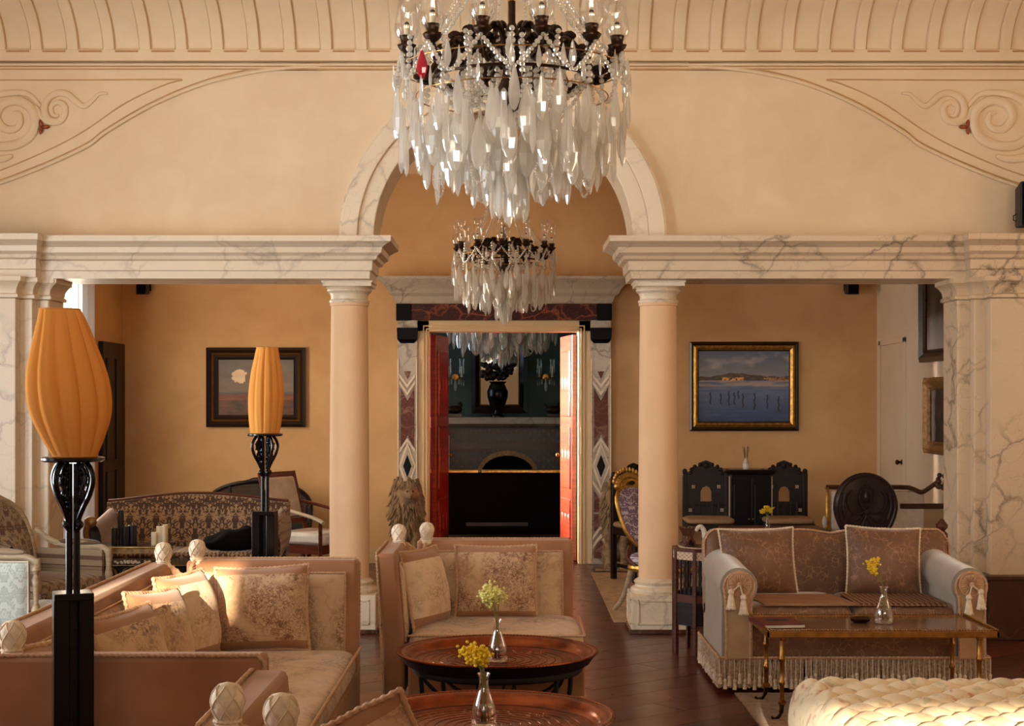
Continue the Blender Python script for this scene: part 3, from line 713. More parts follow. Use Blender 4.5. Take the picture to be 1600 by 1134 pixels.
# two open red leaves
def leaf(n, hx, end):
    ang = math.atan2(end[1], end[0]); L = math.hypot(*end)
    mb = MB().box(0, L, -.025, .025, .01, zi-.02)
    o = struct('door_%d' % n, mb, M['redwood'], smooth=False, bevel=.004); o.location = (hx, HY+.14, 0); o.rotation_euler = (0, 0, ang); MATRIX[o] = Matrix.Translation(o.location) @ Matrix.Rotation(ang, 4, 'Z')
    for zz0, zz1 in ((.15, .62), (.72, 1.35), (1.45, 2.12)):
        for s in (-1, 1):
            p = obj('door_panel', MB().box(.09, L-.09, min(s*.018, s*.038), max(s*.018, s*.038), zz0, zz1), M['redwood'], o, smooth=False, bevel=.012)
            q = MB()
            for i in range(3): q.sphere((L*(.25+.25*i), s*.036, (zz0+zz1)/2), (.05, .010, .09), 10, 6)
            obj('carving', q, M['redwood'], p)
    obj('door_handle', MB().lathe([(.02, 0), (.012, .012), (.012, .03), (.022, .04), (.018, .055), (0, .06)], (L-.05, .02 if n == 4 else -.02, 1.05), 12, m=Matrix.Rotation(-PI/2 if n == 4 else PI/2, 3, 'X')), M['brass'], o)
leaf(3, xi0+.03, (.10, .66)); leaf(4, xi1-.03, (-.10, .66))

# ---------------- the dark green salon beyond the doors
SY = 20.4
wall_y('wall_salon_left', -3.8, -3.6, (HY+.2, SY), [(17.1, 18.1, 1.4, 3.2)], 4.1, M['teal'])
wall_y('wall_salon_right', 3.6, 3.8, (HY+.2, SY), [], 4.1, M['teal'])
struct('wall_salon_back', MB().box(-3.8, 3.8, SY, SY+.2, 0, 4.1), M['teal'], smooth=False)
struct('wall_salon_front', MB().box(-4.1, -.84, HY+.2, HY+.26, 0, 4.1).box(.67, 3.85, HY+.2, HY+.26, 0, 4.1).box(-.84, .67, HY+.2, HY+.26, 2.31, 4.1), M['teal'], smooth=False)
struct('ceiling_salon', MB().box(-3.8, 3.8, HY+.2, SY+.2, 4.05, 4.2), M['wallplain'], smooth=False)
window(9, False, -3.75, 17.1, 18.1, 1.4, 3.2, 2, 3)
# ================================================================ FRONT ROOM FURNITURE
def fringe_mb(path, z1, z0, step=.006, r=.0022, jit=.004, tass=0.0, layers=1):
    mb = MB()
    for L in range(layers):
        for p in resample(path, step):
            a = Vector((p.x+R.uniform(-jit, jit)*.5, p.y+R.uniform(-jit, jit)*.5, z1)); q = z0+R.uniform(0, .012)
            b = Vector((p.x+R.uniform(-jit, jit), p.y+R.uniform(-jit, jit), q))
            mb.tube([a, a.lerp(b, .6)+Vector((R.uniform(-jit, jit)*.4, R.uniform(-jit, jit)*.4, 0)), b], [r, r*1.15, r*(1.2+tass)], 4)
    return mb
def finial(par, x, y, z, s=1.0, name='finial', sx=.86, sz=1.10):
    prof = [(.030, 0), (.036, .004), (.036, .012), (.030, .016), (.041, .022), (.043, .030), (.034, .044), (.030, .050), (.034, .056), (.041, .070), (.044, .086), (.041, .102), (.033, .115), (.020, .124), (0, .128)]
    o = obj(name, MB().lathe([(r*sx, h*sz) for r, h in prof], (x, y, z), 20), M['finial'], par, ang=60)
    net = MB()
    for k in range(6):
        for sg in (1, -1):
            p = []
            for i in range(14):
                u = i/13; h = .048+.074*u; rr = [q for q in prof]; 
                rad = 0
                for (r0, h0), (r1, h1) in zip(prof, prof[1:]):
                    if h0 <= h <= h1 and h1 > h0: rad = r0+(r1-r0)*(h-h0)/(h1-h0)
                t = 2*PI*k/6+sg*u*1.5
                p.append((x+(rad+.001)*sx*math.cos(t), y+(rad+.001)*sx*math.sin(t), z+h*sz))
            net.tube(p, .0022*s, 5)
    net.rope(circ((x, y, z+.048*sz), .034*sx, 20, ax='xy'), .004*s, closed=True)
    obj('knotted_net', net, M['cordpale'], o)
    return o
def panel(par, name, o, d, n, L, H0, H1, T=.10, lean=.05, border=.055, both=False, fin=None, cord_out=True, nm='back', round_=.02):
    """upholstered board standing on its lower edge; n points to the seat"""
    o, d, n = Vector(o), Vector(d).normalized(), Vector(n).normalized(); up = Vector((0, 0, 1))
    def P(u, v, w): return o+d*u+up*v+n*w-n*lean*max(0, (v-.45))/.4
    mb = MB(); nz = 8; rings = []
    vs = []; c = round_
    for j in range(nz+1):
        v = H0+(H1-H0)*j/nz
        vs += [P(0, v, 0), P(L, v, 0), P(L, v, -T), P(0, v, -T)]
    fs = [(3,2,1,0), tuple(4*nz+i for i in range(4))]
    for j in range(nz):
        for i in range(4): fs.append((4*j+i, 4*j+(i+1) % 4, 4*j+4+(i+1) % 4, 4*j+4+i))
    mb.add(vs, fs)
    b = obj(nm, mb, M['velvet'], par, bevel=.018, ang=50)
    for side in ([0, 1] if both else [0]):
        w0 = 0.0 if side == 0 else -T; sg = 1 if side == 0 else -1
        a0, a1, v0, v1 = border, L-border, .44, H1-border
        def sf(u, v):
            bul = (max(0, 1-(2*u-1)**6)*max(0, 1-(2*v-1)**6))**.5*.022
            return P(a0+(a1-a0)*u, v0+(v1-v0)*v, w0+sg*(.001+bul))
        obj('tapestry_panel', MB().grid(20, 12, sf, flip=True), M['toile'], b, ang=80)
        path = [P(a0, v0, w0+sg*.006), P(a0, v1, w0+sg*.006), P(a1, v1, w0+sg*.006), P(a1, v0, w0+sg*.006)]
        obj('tapestry_cord', MB().rope(path, .0048), M['cord'], b)
    if cord_out:
        for w in (-.004, -T+.004):
            path = [P(0, H0, w), P(0, H1-.02, w), P(.02, H1+.002, w), P(L-.02, H1+.002, w), P(L, H1-.02, w), P(L, H0, w)]
            if w < -.02: obj('edge_cord', MB().rope(path, .0058), M['cord'], b)
    return b
def knole(name, label, loc, rz, Wd, Dp, arms, group=None, seat=.49, H=.87):
    t = thing(name, label, 'sofa', loc, rz, group); w, d, T = Wd/2, Dp/2, .10
    panel(t, name, (-w, d, 0), (1, 0, 0), (0, -1, 0), Wd, .17, H, T)
    ropes = MB()
    for sg in arms:
        # local +x arm: board runs towards -y
        panel(t, name, (sg*(w+.02), d, 0), (0, -1, 0), (-sg, 0, 0), Dp, .17, H, T, lean=.035, nm='arm')
        finial(t, sg*(w-.05), d+T*.5+.03, H-.045); finial(t, sg*(w+.02+T*.5+.02), d-.045, H-.045)
        a, b = Vector((sg*(w-.05), d+T*.5+.03, H+.03)), Vector((sg*(w+.09), d-.045, H+.03))
        for k in range(3):
            q = a.lerp(b, .5)+Vector((-sg*.05, -.04, -.10-.03*k))
            ropes.rope([p for p in spline([a-Vector((0,0,.02+.012*k)), a.lerp(q, .5)+Vector((0,0,-.01)), q, b.lerp(q, .5), b-Vector((0,0,.02+.012*k))], 8)], .0085)
        # hanging ends and knot
        q = a.lerp(b, .5)+Vector((-sg*.055, -.045, -.17)); ropes.sphere(q+Vector((0,0,.05)), .022, 10, 8)
    if arms: obj('corner_cord', ropes, M['cord'], t)
    x0 = -w if -1 in arms else -w-.0; x1 = w if 1 in arms else w+.03
    if -1 not in arms: x0 = -w-.03
    y0 = -d-.02
    obj('seat_base', MB().box(x0, x1, y0+.01, d, .17, seat-.12), M['velvet'], t, bevel=.012)
    def top(u, v):
        x = x0+(x1-x0)*u; y = y0+(d-y0)*v
        return (x, y, seat+.018*math.sin(PI*min(1, max(0, u)))**.5*math.sin(PI*(.15+.8*v))**.5-.01)
    cm = MB(); N = 24
    def cush(u, v):   # rounded slab as one closed superellipsoid-like shell
        th, ph = 2*PI*u, PI*(v-.5); cx, sx = math.cos(th), math.sin(th); e = .16
        f = lambda c, k: math.copysign(abs(c)**k, c)
        return ((x0+x1)/2+(x1-x0)/2*f(cx, e)*f(math.cos(ph), .22), (y0+d)/2+(d-y0)/2*f(sx, e)*f(math.cos(ph), .22), seat-.065+.072*f(math.sin(ph), .75))
    cm.grid(72, 25, cush, cu=True)
    obj('seat_cushion', cm, M['toile2'], t, ang=80)
    cz = seat-.012
    obj('seat_cord', MB().rope([(x0, d-.02, cz), (x0, y0, cz), (x1, y0, cz), (x1, d-.02, cz)][(0 if -1 not in arms else 1):(4 if 1 not in arms else 3)], .006), M['cord'], t)
    pa = [(x0-(.12 if -1 in arms else 0), d, 0), (x0-(.12 if -1 in arms else 0), y0+.005, 0), (x1+(.12 if 1 in arms else 0), y0+.005, 0), (x1+(.12 if 1 in arms else 0), d+.1, 0)]
    obj('fringe', fringe_mb(pa, .175, .012), M['fringe'], t, kind='stuff')
    obj('fringe_braid', MB().rope([Vector(p)+Vector((0, -.004, .180)) for p in pa], .008), M['cord'], t)
    return t
s1 = knole('knole_sofa', 'long rose-brown velvet and tapestry sofa at the left behind the black lamp post', (-1.107, 5.795, 0), PI/2, 2.45, .79, (-1, 1))
s2 = knole('knole_sofa', 'small open-sided tapestry sofa behind the farther copper tray table', (-.09, 7.72, 0), 0, .82, .66, (-1,))
s3 = knole('knole_sofa', 'nearest sofa at the bottom edge, only its finials and arm top in view', (-.125, 3.82, 0), PI, .86, .76, (1,))

def pillow(name, label, c, rot, w, h, t, mat, cord='cord', cr=.0075, group=None, seed=0, loops=True):
    o = thing(name, label, 'cushion', c, 0, group); o.rotation_euler = rot
    rr = random.Random(seed); ph = rr.uniform(0, 9)
    def edge(u, v):
        kx = 1-.055*(1-v*v)-.0; kz = 1-.055*(1-u*u)
        return w/2*u*kx, h/2*v*kz
    def sf(s):
        def f(a, b):
            u, v = 2*a-1, 2*b-1; x, z = edge(u, v)
            p = (max(0, 1-abs(u)**2.4)*max(0, 1-abs(v)**2.4))**.52
            wr = noise.noise(Vector((x*9+ph, z*9, s*3)))*.010*p + .010*math.sin(9*(x+z*.4)+ph*3)*p*(1-p)
            return (x, s*(t/2*p+wr), z)
        return f
    mb = MB(); mb.grid(30, 30, sf(-1)); mb.grid(30, 30, sf(1), flip=True)
    obj('cover', mb, M[mat], o, ang=80)
    e = []
    N = 14
    for i in range(N): e.append((-1+2*i/N, -1))
    for i in range(N): e.append((1, -1+2*i/N))
    for i in range(N): e.append((1-2*i/N, 1))
    for i in range(N): e.append((-1, 1-2*i/N))
    path = []
    for u, v in e:
        x, z = edge(u, v); path.append((x*1.012, .004*math.sin(5*x/w*PI+ph), z*1.012))
    cm = MB().rope(path, cr, closed=True)
    obj('rope_piping', cm, M[cord], o)
    return o
M['pil1'] = pillow_mat('tapestry_cushion', 5.0, band=.150); M['pil2'] = pillow_mat('tapestry_cushion_pale', 8.0, (222,194,160), (160,118,84), .14)
M['pil3'] = pillow_mat('tapestry_cushion_dark', 12.0, (206,170,130), (112,78,50), .125)
def rad(*a): return tuple(math.radians(x) for x in a)
pillow('cushion', 'square tapestry cushion on the far arm of the left sofa, its left edge sunlit', (-1.128, 6.93, .668), rad(-13, -2, 2), .42, .38, .21, 'pil1', seed=1)
pillow('cushion', 'pale sunlit cushion in the far corner of the left sofa', (-1.40, 6.62, .672), rad(-13, 0, 72), .40, .38, .21, 'pil2', seed=2)
pillow('cushion', 'tapestry cushion with a velvet top, second from the far corner of the left sofa', (-1.395, 6.10, .668), rad(-15, 3, 70), .38, .375, .17, 'pil3', seed=3)
pillow('cushion', 'tapestry cushion with a velvet top, third from the far corner of the left sofa', (-1.395, 5.66, .655), rad(-17, -3, 70), .38, .36, .17, 'pil3', seed=4)
pillow('cushion', 'mostly hidden corded cushion at the near end of the left sofa', (-1.40, 4.82, .665), rad(-15, 0, 74), .40, .385, .15, 'pil3', seed=5, cr=.010)
pillow('cushion', 'square tapestry cushion against the back of the small central sofa', (-.083, 7.93, .672), rad(-9, 0, 0), .42, .375, .15, 'pil1', seed=6)
pillow('cushion', 'tapestry cushion leaning on the left arm of the small central sofa', (-.435, 7.70, .672), rad(-12, 0, 66), .38, .385, .18, 'pil2', seed=7)
pillow('cushion', 'cushion corner rising beside the nearest finials at the bottom edge', (-.37, 3.66, .70), rad(-24, 24, 180), .38, .36, .15, 'pil1', seed=8)

# -------- copper tray tables
def tray_table(loc, label):
    t = thing('tray_table', label, 'table', loc, 0, None)
    z = .447; r = .447
    tr = MB().lathe([(0, z), (.30, z), (.352, z+.001), (.362, z+.004), (.372, z+.002), (.384, z+.004), (.396, z+.018), (.408, z+.034), (.422, z+.040), (r-.006, z+.044), (r, z+.040)], seg=96, caps=False)
    obj('tray_underside', MB().lathe([(r, z+.040), (r-.002, z+.032), (.430, z+.018), (.415, z-.006), (.40, z-.016), (.36, z-.018), (0, z-.018)], seg=96, caps=False), M['blackiron'], t, ang=60)
    o = obj('tray', tr, M['copper'], t, ang=60)
    obj('tray_rim', MB().rope(circ((0,0,z+.041), r, 96, ax='xy'), .0055, closed=True, seg=6, step=.006), M['copper'], o)
    ring = MB()
    for i in range(9): ring.tube(circ((0,0,z+.001), .05+.0*i+ .035*i, 64, ax='xy'), .0012, 4, closed=True)
    obj('engraved_ring', ring, M['copper'], o)
    obj('support_ring', MB().tube(circ((0,0,z-.028), .375, 64, ax='xy'), .014, 8, closed=True, flat=(1.4, .6)).tube(circ((0,0,z-.03), .20, 48, ax='xy'), .008, 6, closed=True), M['blackiron'], t)
    for k in range(6):
        a = 2*PI*k/6+.30; c, s = math.cos(a), math.sin(a)
        f = lambda rr, zz, da=0: (rr*math.cos(a+da), rr*math.sin(a+da), zz)
        obj('leg', MB().tube(spline([f(.355, z-.02), f(.345, .30), f(.33, .12), f(.365, .0)], 6), .011, 8, flat=(1, 1)), M['blackiron'], t)
        obj('brace', MB().tube(spline([f(.36, z-.04, .10), f(.33, .36, .12), f(.24, .29, .10), f(.10, .27, .05), f(.0, .27)], 6), .008, 8), M['blackiron'], t)
    obj('lower_ring', MB().tube(circ((0,0,.14), .325, 48, ax='xy'), .008, 6, closed=True), M['blackiron'], t)
    return t
tray_table((-.066, 6.88, 0), 'round copper tray table on black iron legs, the farther one before the small sofa')
tray_table((-.085, 5.47, 0), 'round copper tray table at the bottom centre, the nearer of the two')
def vase(loc, label, name='bud_vase', h=.19, flowers='flower', stems=(), hs=1.0, cat='vase', seed=1, fl_label=None, head=.016, wr=1.0):
    t = thing(name, label, cat, loc); q = h/.19
    out = [(.0, .001), (.040, .001), (.046, .006), (.048, .03), (.046, .055), (.038, .085), (.027, .115), (.019, .140), (.0165, .158), (.0175, .176), (.023, .190)]
    out = [(r*q*wr, z*q) for r, z in out]
    inn = [(r-.0022 if r > .01 else 0, z+(.003 if i < 3 else 0)) for i, (r, z) in enumerate(out)][::-1]
    obj('glass_body', MB().lathe(out+inn, seg=32), M['glass'], t, ang=60)
    wz = .075*q; wp = [(0, .005)]+[(r-.003, max(.005, z)) for r, z in out[1:] if z < wz]+[(.0395*q*wr, wz), (0, wz)]
    obj('water', MB().lathe(wp, seg=24), M['water'], t, ang=60)
    obj('lip', MB().tube(circ((0,0,out[-1][1]), out[-1][0]-.001, 24, ax='xy'), .0022, 6, closed=True), M['glass'], t)
    # the flowers
    f = thing('flower_sprig', fl_label, 'flowers', loc); rr = random.Random(seed)
    for (dx, dy, dz) in stems:
        top = Vector((dx, dy, dz)); p = spline([(rr.uniform(-.012,.012), rr.uniform(-.012,.012), .02), (rr.uniform(-.006,.006), rr.uniform(-.006,.006), out[-1][1]*.86), (dx*.45, dy*.45, out[-1][1]+(dz-out[-1][1])*.5), tuple(top)], 6)
        st = obj('stem', MB().tube(p, .0013, 5), M['stem'], f)
        hd = MB()
        for i in range(24):
            o = Vector((rr.gauss(0, .55), rr.gauss(0, .55), rr.gauss(0, .45)))*head
            hd.sphere(top+o, (head*.30, head*.30, head*.24), 6, 4, Matrix.Rotation(rr.uniform(0, 3), 3, 'X'))
            if i % 3 == 0: hd.tube([top-Vector((0,0,head*1.2)), top+o], .0007, 4)
        obj('blossom', hd, M[flowers], f)
    return t
vase((-.065, 6.81, .4475), 'clear glass carafe vase on the farther copper tray', stems=[(-.062,.0,.300), (-.040,.01,.335), (-.030,-.01,.300), (-.015,.01,.320), (-.050,-.01,.275), (.008,0,.312), (-.020,.0,.285), (.012,.012,.285), (-.045,.01,.310), (-.03,0,.265)], flowers='paleflower', seed=3,
     fl_label='pale yellow sunlit flowers in the vase on the farther tray', head=.021)
vase((-.100, 5.45, .4475), 'clear glass carafe vase on the nearer copper tray', stems=[(-.062,0,.262), (-.035,.01,.270), (-.012,0,.268), (.004,.01,.262), (-.045,0,.245), (-.02,.01,.250), (-.03,-.01,.240), (-.055,.01,.275), (-.005,-.01,.240)], flowers='flower', seed=4,
     fl_label='bright yellow flowers in the vase on the nearer tray', head=.022)

# -------- lamps
def lamp(loc, label, rz, prof, top_shift, sx):
    t = thing('standing_lamp', label, 'lamp', loc, 0)
    T = Matrix.Rotation(rz, 3, 'Z')
    def bx(name, cx, cy, w, d, z0, z1, mat='black', bev=.003):
        mb = MB().obox(T @ Vector((cx, cy, (z0+z1)/2)), (w, d, z1-z0), T); return obj(name, mb, M[mat], t, smooth=False, bevel=bev)
    bx('foot', 0, 0, .26, .26, 0, .035)
    for sx_, sy_ in ((-1, 0), (1, 0)): bx('post_board', sx_*.034, sx_*.006, .040, .080, .035, 1.06)
    bx('post_cap', 0, 0, .106, .095, 1.055, 1.075)
    bx('post_core', 0, .022, .03, .03, .035, 1.06, 'darkwood')
    for k in (-1, 1): obj('pole', MB().tube([(k*.0105, 0, 1.07), (k*.0105, 0, 1.43)], .0095, 12), M['black'], t)
    for k in range(4):
        a = PI/4+PI/2*k+rz; c, s = math.cos(a), math.sin(a); f = lambda r, z: (r*c, r*s, z)
        b = MB().tube(spline([f(.045, 1.435), f(.062, 1.415), f(.070, 1.385), f(.058, 1.345), f(.034, 1.305), f(.020, 1.275), f(.026, 1.262), f(.014, 1.245)], 6), .0075, 8)
        b.tube(spline([f(.020, 1.432), f(.040, 1.41), f(.046, 1.385), f(.032, 1.37), f(.022, 1.39), f(.032, 1.40)], 6), .0055, 6)
        b.tube(spline([f(.018, 1.36), f(.040, 1.35), f(.038, 1.325), f(.022, 1.32), f(.018, 1.34)], 6), .0055, 6)
        b.tube(spline([f(.016, 1.30), f(.028, 1.305), f(.026, 1.285), f(.016, 1.28)], 6), .005, 6)
        b.tube(spline([f(.034, 1.43), f(.028, 1.40), f(.038, 1.375), f(.028, 1.35), f(.030, 1.33)], 6), .006, 6); b.tube(spline([f(.052, 1.40), f(.040, 1.385), f(.050, 1.37)], 5), .005, 6); b.sphere(f(.030, 1.405), .011, 8, 6); b.sphere(f(.026, 1.335), .010, 8, 6); b.sphere(f(.024, 1.262), .012, 8, 6)
        obj('carved_bracket', b, M['black'], t)
    zt = 1.435
    obj('top_plate', MB().lathe([(0, zt), (.080, zt), (.086, zt+.005), (.086, zt+.011), (.080, zt+.014), (0, zt+.014)], seg=32), M['black'], t, ang=50)
    z0 = zt+.016; n = len(prof); pr = [(Vector((r, z, 0))) for r, z in prof]; sp = spline([(r, z) for r, z in prof], 6)
    def f(u, v):
        q = sp[min(len(sp)-1, round(v*(len(sp)-1)))]; th = 2*PI*u
        fold = abs(math.sin(5.5*th+1.1*math.sin(th)+v*.35)); fr = 1-.085*(1-fold)**1.7*(.6+.8*math.sin(PI*v))
        fr += .018*math.sin(3*th+2)+.006*math.sin(26*th+4*v)
        return (q.x*fr*math.cos(th)*sx+top_shift*(v-.12), q.x*fr*math.sin(th), z0+q.y)
    obj('shade', MB().grid(220, len(sp), f, cu=True), M['shade'], t, ang=80)
    for q in (0.0, 1.0): obj('shade_wire', MB().tube([f(i/60, q) for i in range(60)], .0022, 6, closed=True), M['shade'], t)
    return t
lamp((WX(114, 4.25), 4.25, 0), 'tall black carved floor lamp with a bulging amber shade at the far left front', math.radians(20), [(.060, 0), (.085, .05), (.108, .11), (.115, .17), (.108, .235), (.090, .30), (.068, .37), (.055, .405)], -.042, 1.0)
lamp((WX(414, 7.42), 7.42, 0), 'black carved floor lamp with a slim amber shade before the dark-framed painting', math.radians(-6), [(.070, 0), (.079, .06), (.085, .14), (.085, .20), (.076, .29), (.060, .37), (.052, .412)], .012, 1.0)

# -------- the right sofa
def sofa_right():
    x0, x1, yf, yb = 1.14, 2.62, 8.42, 9.38; cx = (x0+x1)/2
    t = thing('plush_sofa', 'brown plush roll-arm sofa with tasselled arms and deep fringe on the right', 'sofa', (cx, 8.9, 0))
    g = dict(world=True)
    obj('base', MB().box(x0+.03, x1-.03, yf+.05, yb-.02, .18, .36), M['plush'], t, bevel=.02, **g)
    obj('underframe', MB().box(x0+.08, x1-.08, yf+.10, yb-.05, .05, .18), M['darkwood'], t, smooth=False, **g)
    for x in (x0+.12, x1-.12):
        for y in (yf+.12, yb-.10): obj('foot', MB().lathe([(.018, 0), (.03, .02), (.026, .05), (.032, .07)], (x, y, 0), 12), M['darkwood'], t, **g)
    # back with a shallow dip in its crest
    def crest(u): return .835-.012*(1-math.cos(4*PI*u))*0 - .020*math.exp(-((u-.52)/.06)**2) - .20*max(0, (abs(u-.5)-.455)/.045)**2*.35
    mb = MB()
    def bk(u, v):   # closed loop around the section for each u
        x = x0+.01+(x1-x0-.02)*u; H = crest(u); th = 2*PI*v
        c = math.cos(th); s = math.sin(th); f = lambda q, k: math.copysign(abs(q)**k, q)
        endf = 1-.35*max(0, (abs(u-.5)-.47)/.03)**2
        yy = 9.24+.10*f(c, .5)*endf; zz = .34+(H-.34)*(f(s, .35)+1)/2
        return (x, yy+(zz-.5)*.14-.02, zz)
    mb.grid(60, 28, bk, cv=True, flip=True)
    for u in (0, 1):
        idx = len(mb.v); mb.add([bk(u, j/28) for j in range(28)], [tuple(range(28)) if u else tuple(reversed(range(28)))])
    obj('backrest', mb, M['plush'], t, ang=60, **g)
    cr = [(bk(i/50, .25)[0], bk(i/50, .25)[1]-.06, crest(i/50)+.002) for i in range(51)]
    obj('crest_cord', MB().rope([(x0+.012, 9.17, .60), (x0+.008, 9.18, .75)]+cr+[(x1-.008, 9.18, .75), (x1-.012, 9.17, .60)], .007), M['cord'], t, **g)
    # seat cushions
    def slab(a, b, y0, y1, z0, z1, mat, nm):
        f = lambda q, k: math.copysign(abs(q)**k, q)
        def c(u, v):
            th, ph = 2*PI*u, PI*(v-.5)
            return ((a+b)/2+(b-a)/2*f(math.cos(th), .15)*f(math.cos(ph), .2), (y0+y1)/2+(y1-y0)/2*f(math.sin(th), .15)*f(math.cos(ph), .2), (z0+z1)/2+(z1-z0)/2*f(math.sin(ph), .7))
        return obj(nm, MB().grid(64, 21, c, cu=True), M[mat], t, ang=80, **g)
    slab(x0+.17, cx, yf+.03, 9.12, .33, .485, 'plush', 'seat_cushion'); slab(cx, x1-.17, yf+.03, 9.12, .33, .485, 'plush', 'seat_cushion')
    # arms
    for sg, xa in ((-1, x0), (1, x1)):
        c0 = xa-sg*.105
        def P(x, z): return (c0+sg*x, z)
        prof = [P(.095, .18), P(.095, .40), P(.092, .52)]+[P(.105*math.cos(math.radians(a)), .585+.105*math.sin(math.radians(a))) for a in range(-20, 231, 14)]+[P(-.078, .48), P(-.078, .18)]
        n = len(prof); mb = MB(); ys = [yf+.02, yf+.03, 8.75, 9.1, 9.22]
        vs = []
        for i, y in enumerate(ys):
            lift = [0, 0, .01, .03, .04][i]; q = .97 if i == 0 else 1
            vs += [(c0+(px-c0)*q, y, pz+(lift if pz > .5 else 0)) for px, pz in prof]
        fs = [tuple(range(n)) if sg > 0 else tuple(reversed(range(n))), tuple(reversed(range(n*4, n*5))) if sg > 0 else tuple(range(n*4, n*5))]
        for j in range(4):
            for i in range(n):
                q = (j*n+i, j*n+n+i, j*n+n+(i+1) % n, j*n+(i+1) % n); fs.append(q if sg > 0 else q[::-1])
        a = obj('arm', mb.add(vs, fs), M['plusharm'], t, ang=45, **g)
        fp = [P(.072, .19), P(.072, .42)]+[P(.084*math.cos(math.radians(w)), .585+.084*math.sin(math.radians(w))) for w in range(-20, 231, 14)]+[P(-.062, .46), P(-.062, .19)]
        obj('arm_front', MB().xz(fp, yf-.004, yf+.03), M['plushplain'], a, ang=45, bevel=.006, **g)
        obj('arm_cord', MB().rope([(x, yf-.004, z) for x, z in fp], .0075), M['cord'], a, **g)
        obj('arm_cord', MB().rope([(c0+(x-c0)*1.13, yf+.028, z if z < .5 else .585+(z-.585)*1.13) for x, z in fp], .0065), M['cord'], a, **g)
        ro = MB().grid(60, 9, lambda u, v: (c0+(.012+.05*v)*math.cos(2*PI*u), yf-.010-.012*math.sin(PI*v)*(.6+.4*math.cos(24*2*PI*u)), .600+(.012+.05*v)*math.sin(2*PI*u)), cu=True, flip=True)
        ro.sphere((c0, yf-.018, .600), (.015, .010, .015), 12, 8)
        obj('pleated_rosette', ro, M['cord'], a, **g)
        obj('rosette_ring', MB().rope(circ((c0, yf-.010, .600), .064, 32), .005, closed=True), M['cord'], a, **g)
        for dx, ln in ((-.012*sg, .0), (.030*sg, .03)):
            b = MB(); top = Vector((c0, yf-.024, .600)); kn = Vector((c0+dx*1.6+sg*0, yf-.028, .53+ln)); b.rope([top, kn], .004)
            b.lathe([(.0, .02), (.012, .015), (.016, .0), (.010, -.012), (.013, -.018), (.022, -.075), (.024, -.083), (.0, -.084)], kn, 12, mod=lambda th, z: 1+.1*math.cos(6*th))
            for q in range(9):
                w = 2*PI*q/9; b.sphere(kn+Vector((.022*math.cos(w), .016*math.sin(w), -.088)), .008, 6, 5)
            obj('tassel', b, M['cordpale'], a, **g)
    # fringe with tassels
    pa = [(x0-.002, 9.36, 0), (x0-.004, yf+.01, 0), (x1+.004, yf+.01, 0), (x1+.002, 9.36, 0)]
    obj('bullion_fringe', fringe_mb(pa, .19, .03, .0075, .0030, .008, .4, 2), M['fringe'], t, kind='stuff', **g)
    obj('fringe_braid', MB().rope([Vector(p)+Vector((0, 0, .196)) for p in pa], .008), M['cord'], t, **g)
    tb = MB()
    for i, p in enumerate(resample(pa, .028)):
        q = Vector((p.x+R.uniform(-.006,.006), p.y-.010, .085+R.uniform(-.02,.02)))
        tb.sphere(q, (.010, .010, .012), 8, 6); tb.lathe([(.007, -.006), (.013, -.045), (0, -.046)], q, 7); tb.tube([Vector((p.x, p.y-.006, .19)), q], .002, 4)
    obj('small_tassels', tb, M['cordpale'], t, kind='stuff', **g)
    return t
sofa_right()
pillow('cushion', 'brown patterned cushion with pale piping at the left end of the right sofa', (1.445, 9.02, .660), rad(-15, -1, 4), .44, .40, .19, 'plush', 'cordpale', .0062, seed=11)
pillow('cushion', 'brown patterned cushion with pale piping at the right end of the right sofa', (2.175, 9.0, .664), rad(-15, 2, -4), .43, .41, .19, 'plush', 'cordpale', .0062, seed=12)
def throw(name, label, x0, x1, y0, y1, mat, drop=.0, sk=.0):
    def f(u, v):
        x = x0+(x1-x0)*u+sk*(v-.5); y = y0+(y1-y0)*v; z = .4885+.003*noise.noise(Vector((x*8, y*8, 0)))
        q = max(0, 8.50-y); 
        return (x, y, z-q*q*6)
    mb = MB().grid(30, 24, f); mb.grid(30, 24, lambda u, v: tuple(Vector(f(u, v))+Vector((0,0,-.003))), flip=True)
    o = obj(name, mb, M[mat], ang=80); tag(o, label, 'throw')
    return o
M['clothtan'] = simple('tan_cloth', (150,110,80), 0.85, vscale=10, bscale=150)
throw('seat_cloth', 'plain tan cloth spread over the left seat of the right sofa', 1.36, 1.88, 8.46, 8.90, 'clothtan', sk=-.06)
throw('woven_throw', 'dark lattice-woven throw spread over the right seat of the right sofa', 1.90, 2.40, 8.46, 8.92, 'lattice', sk=.0)

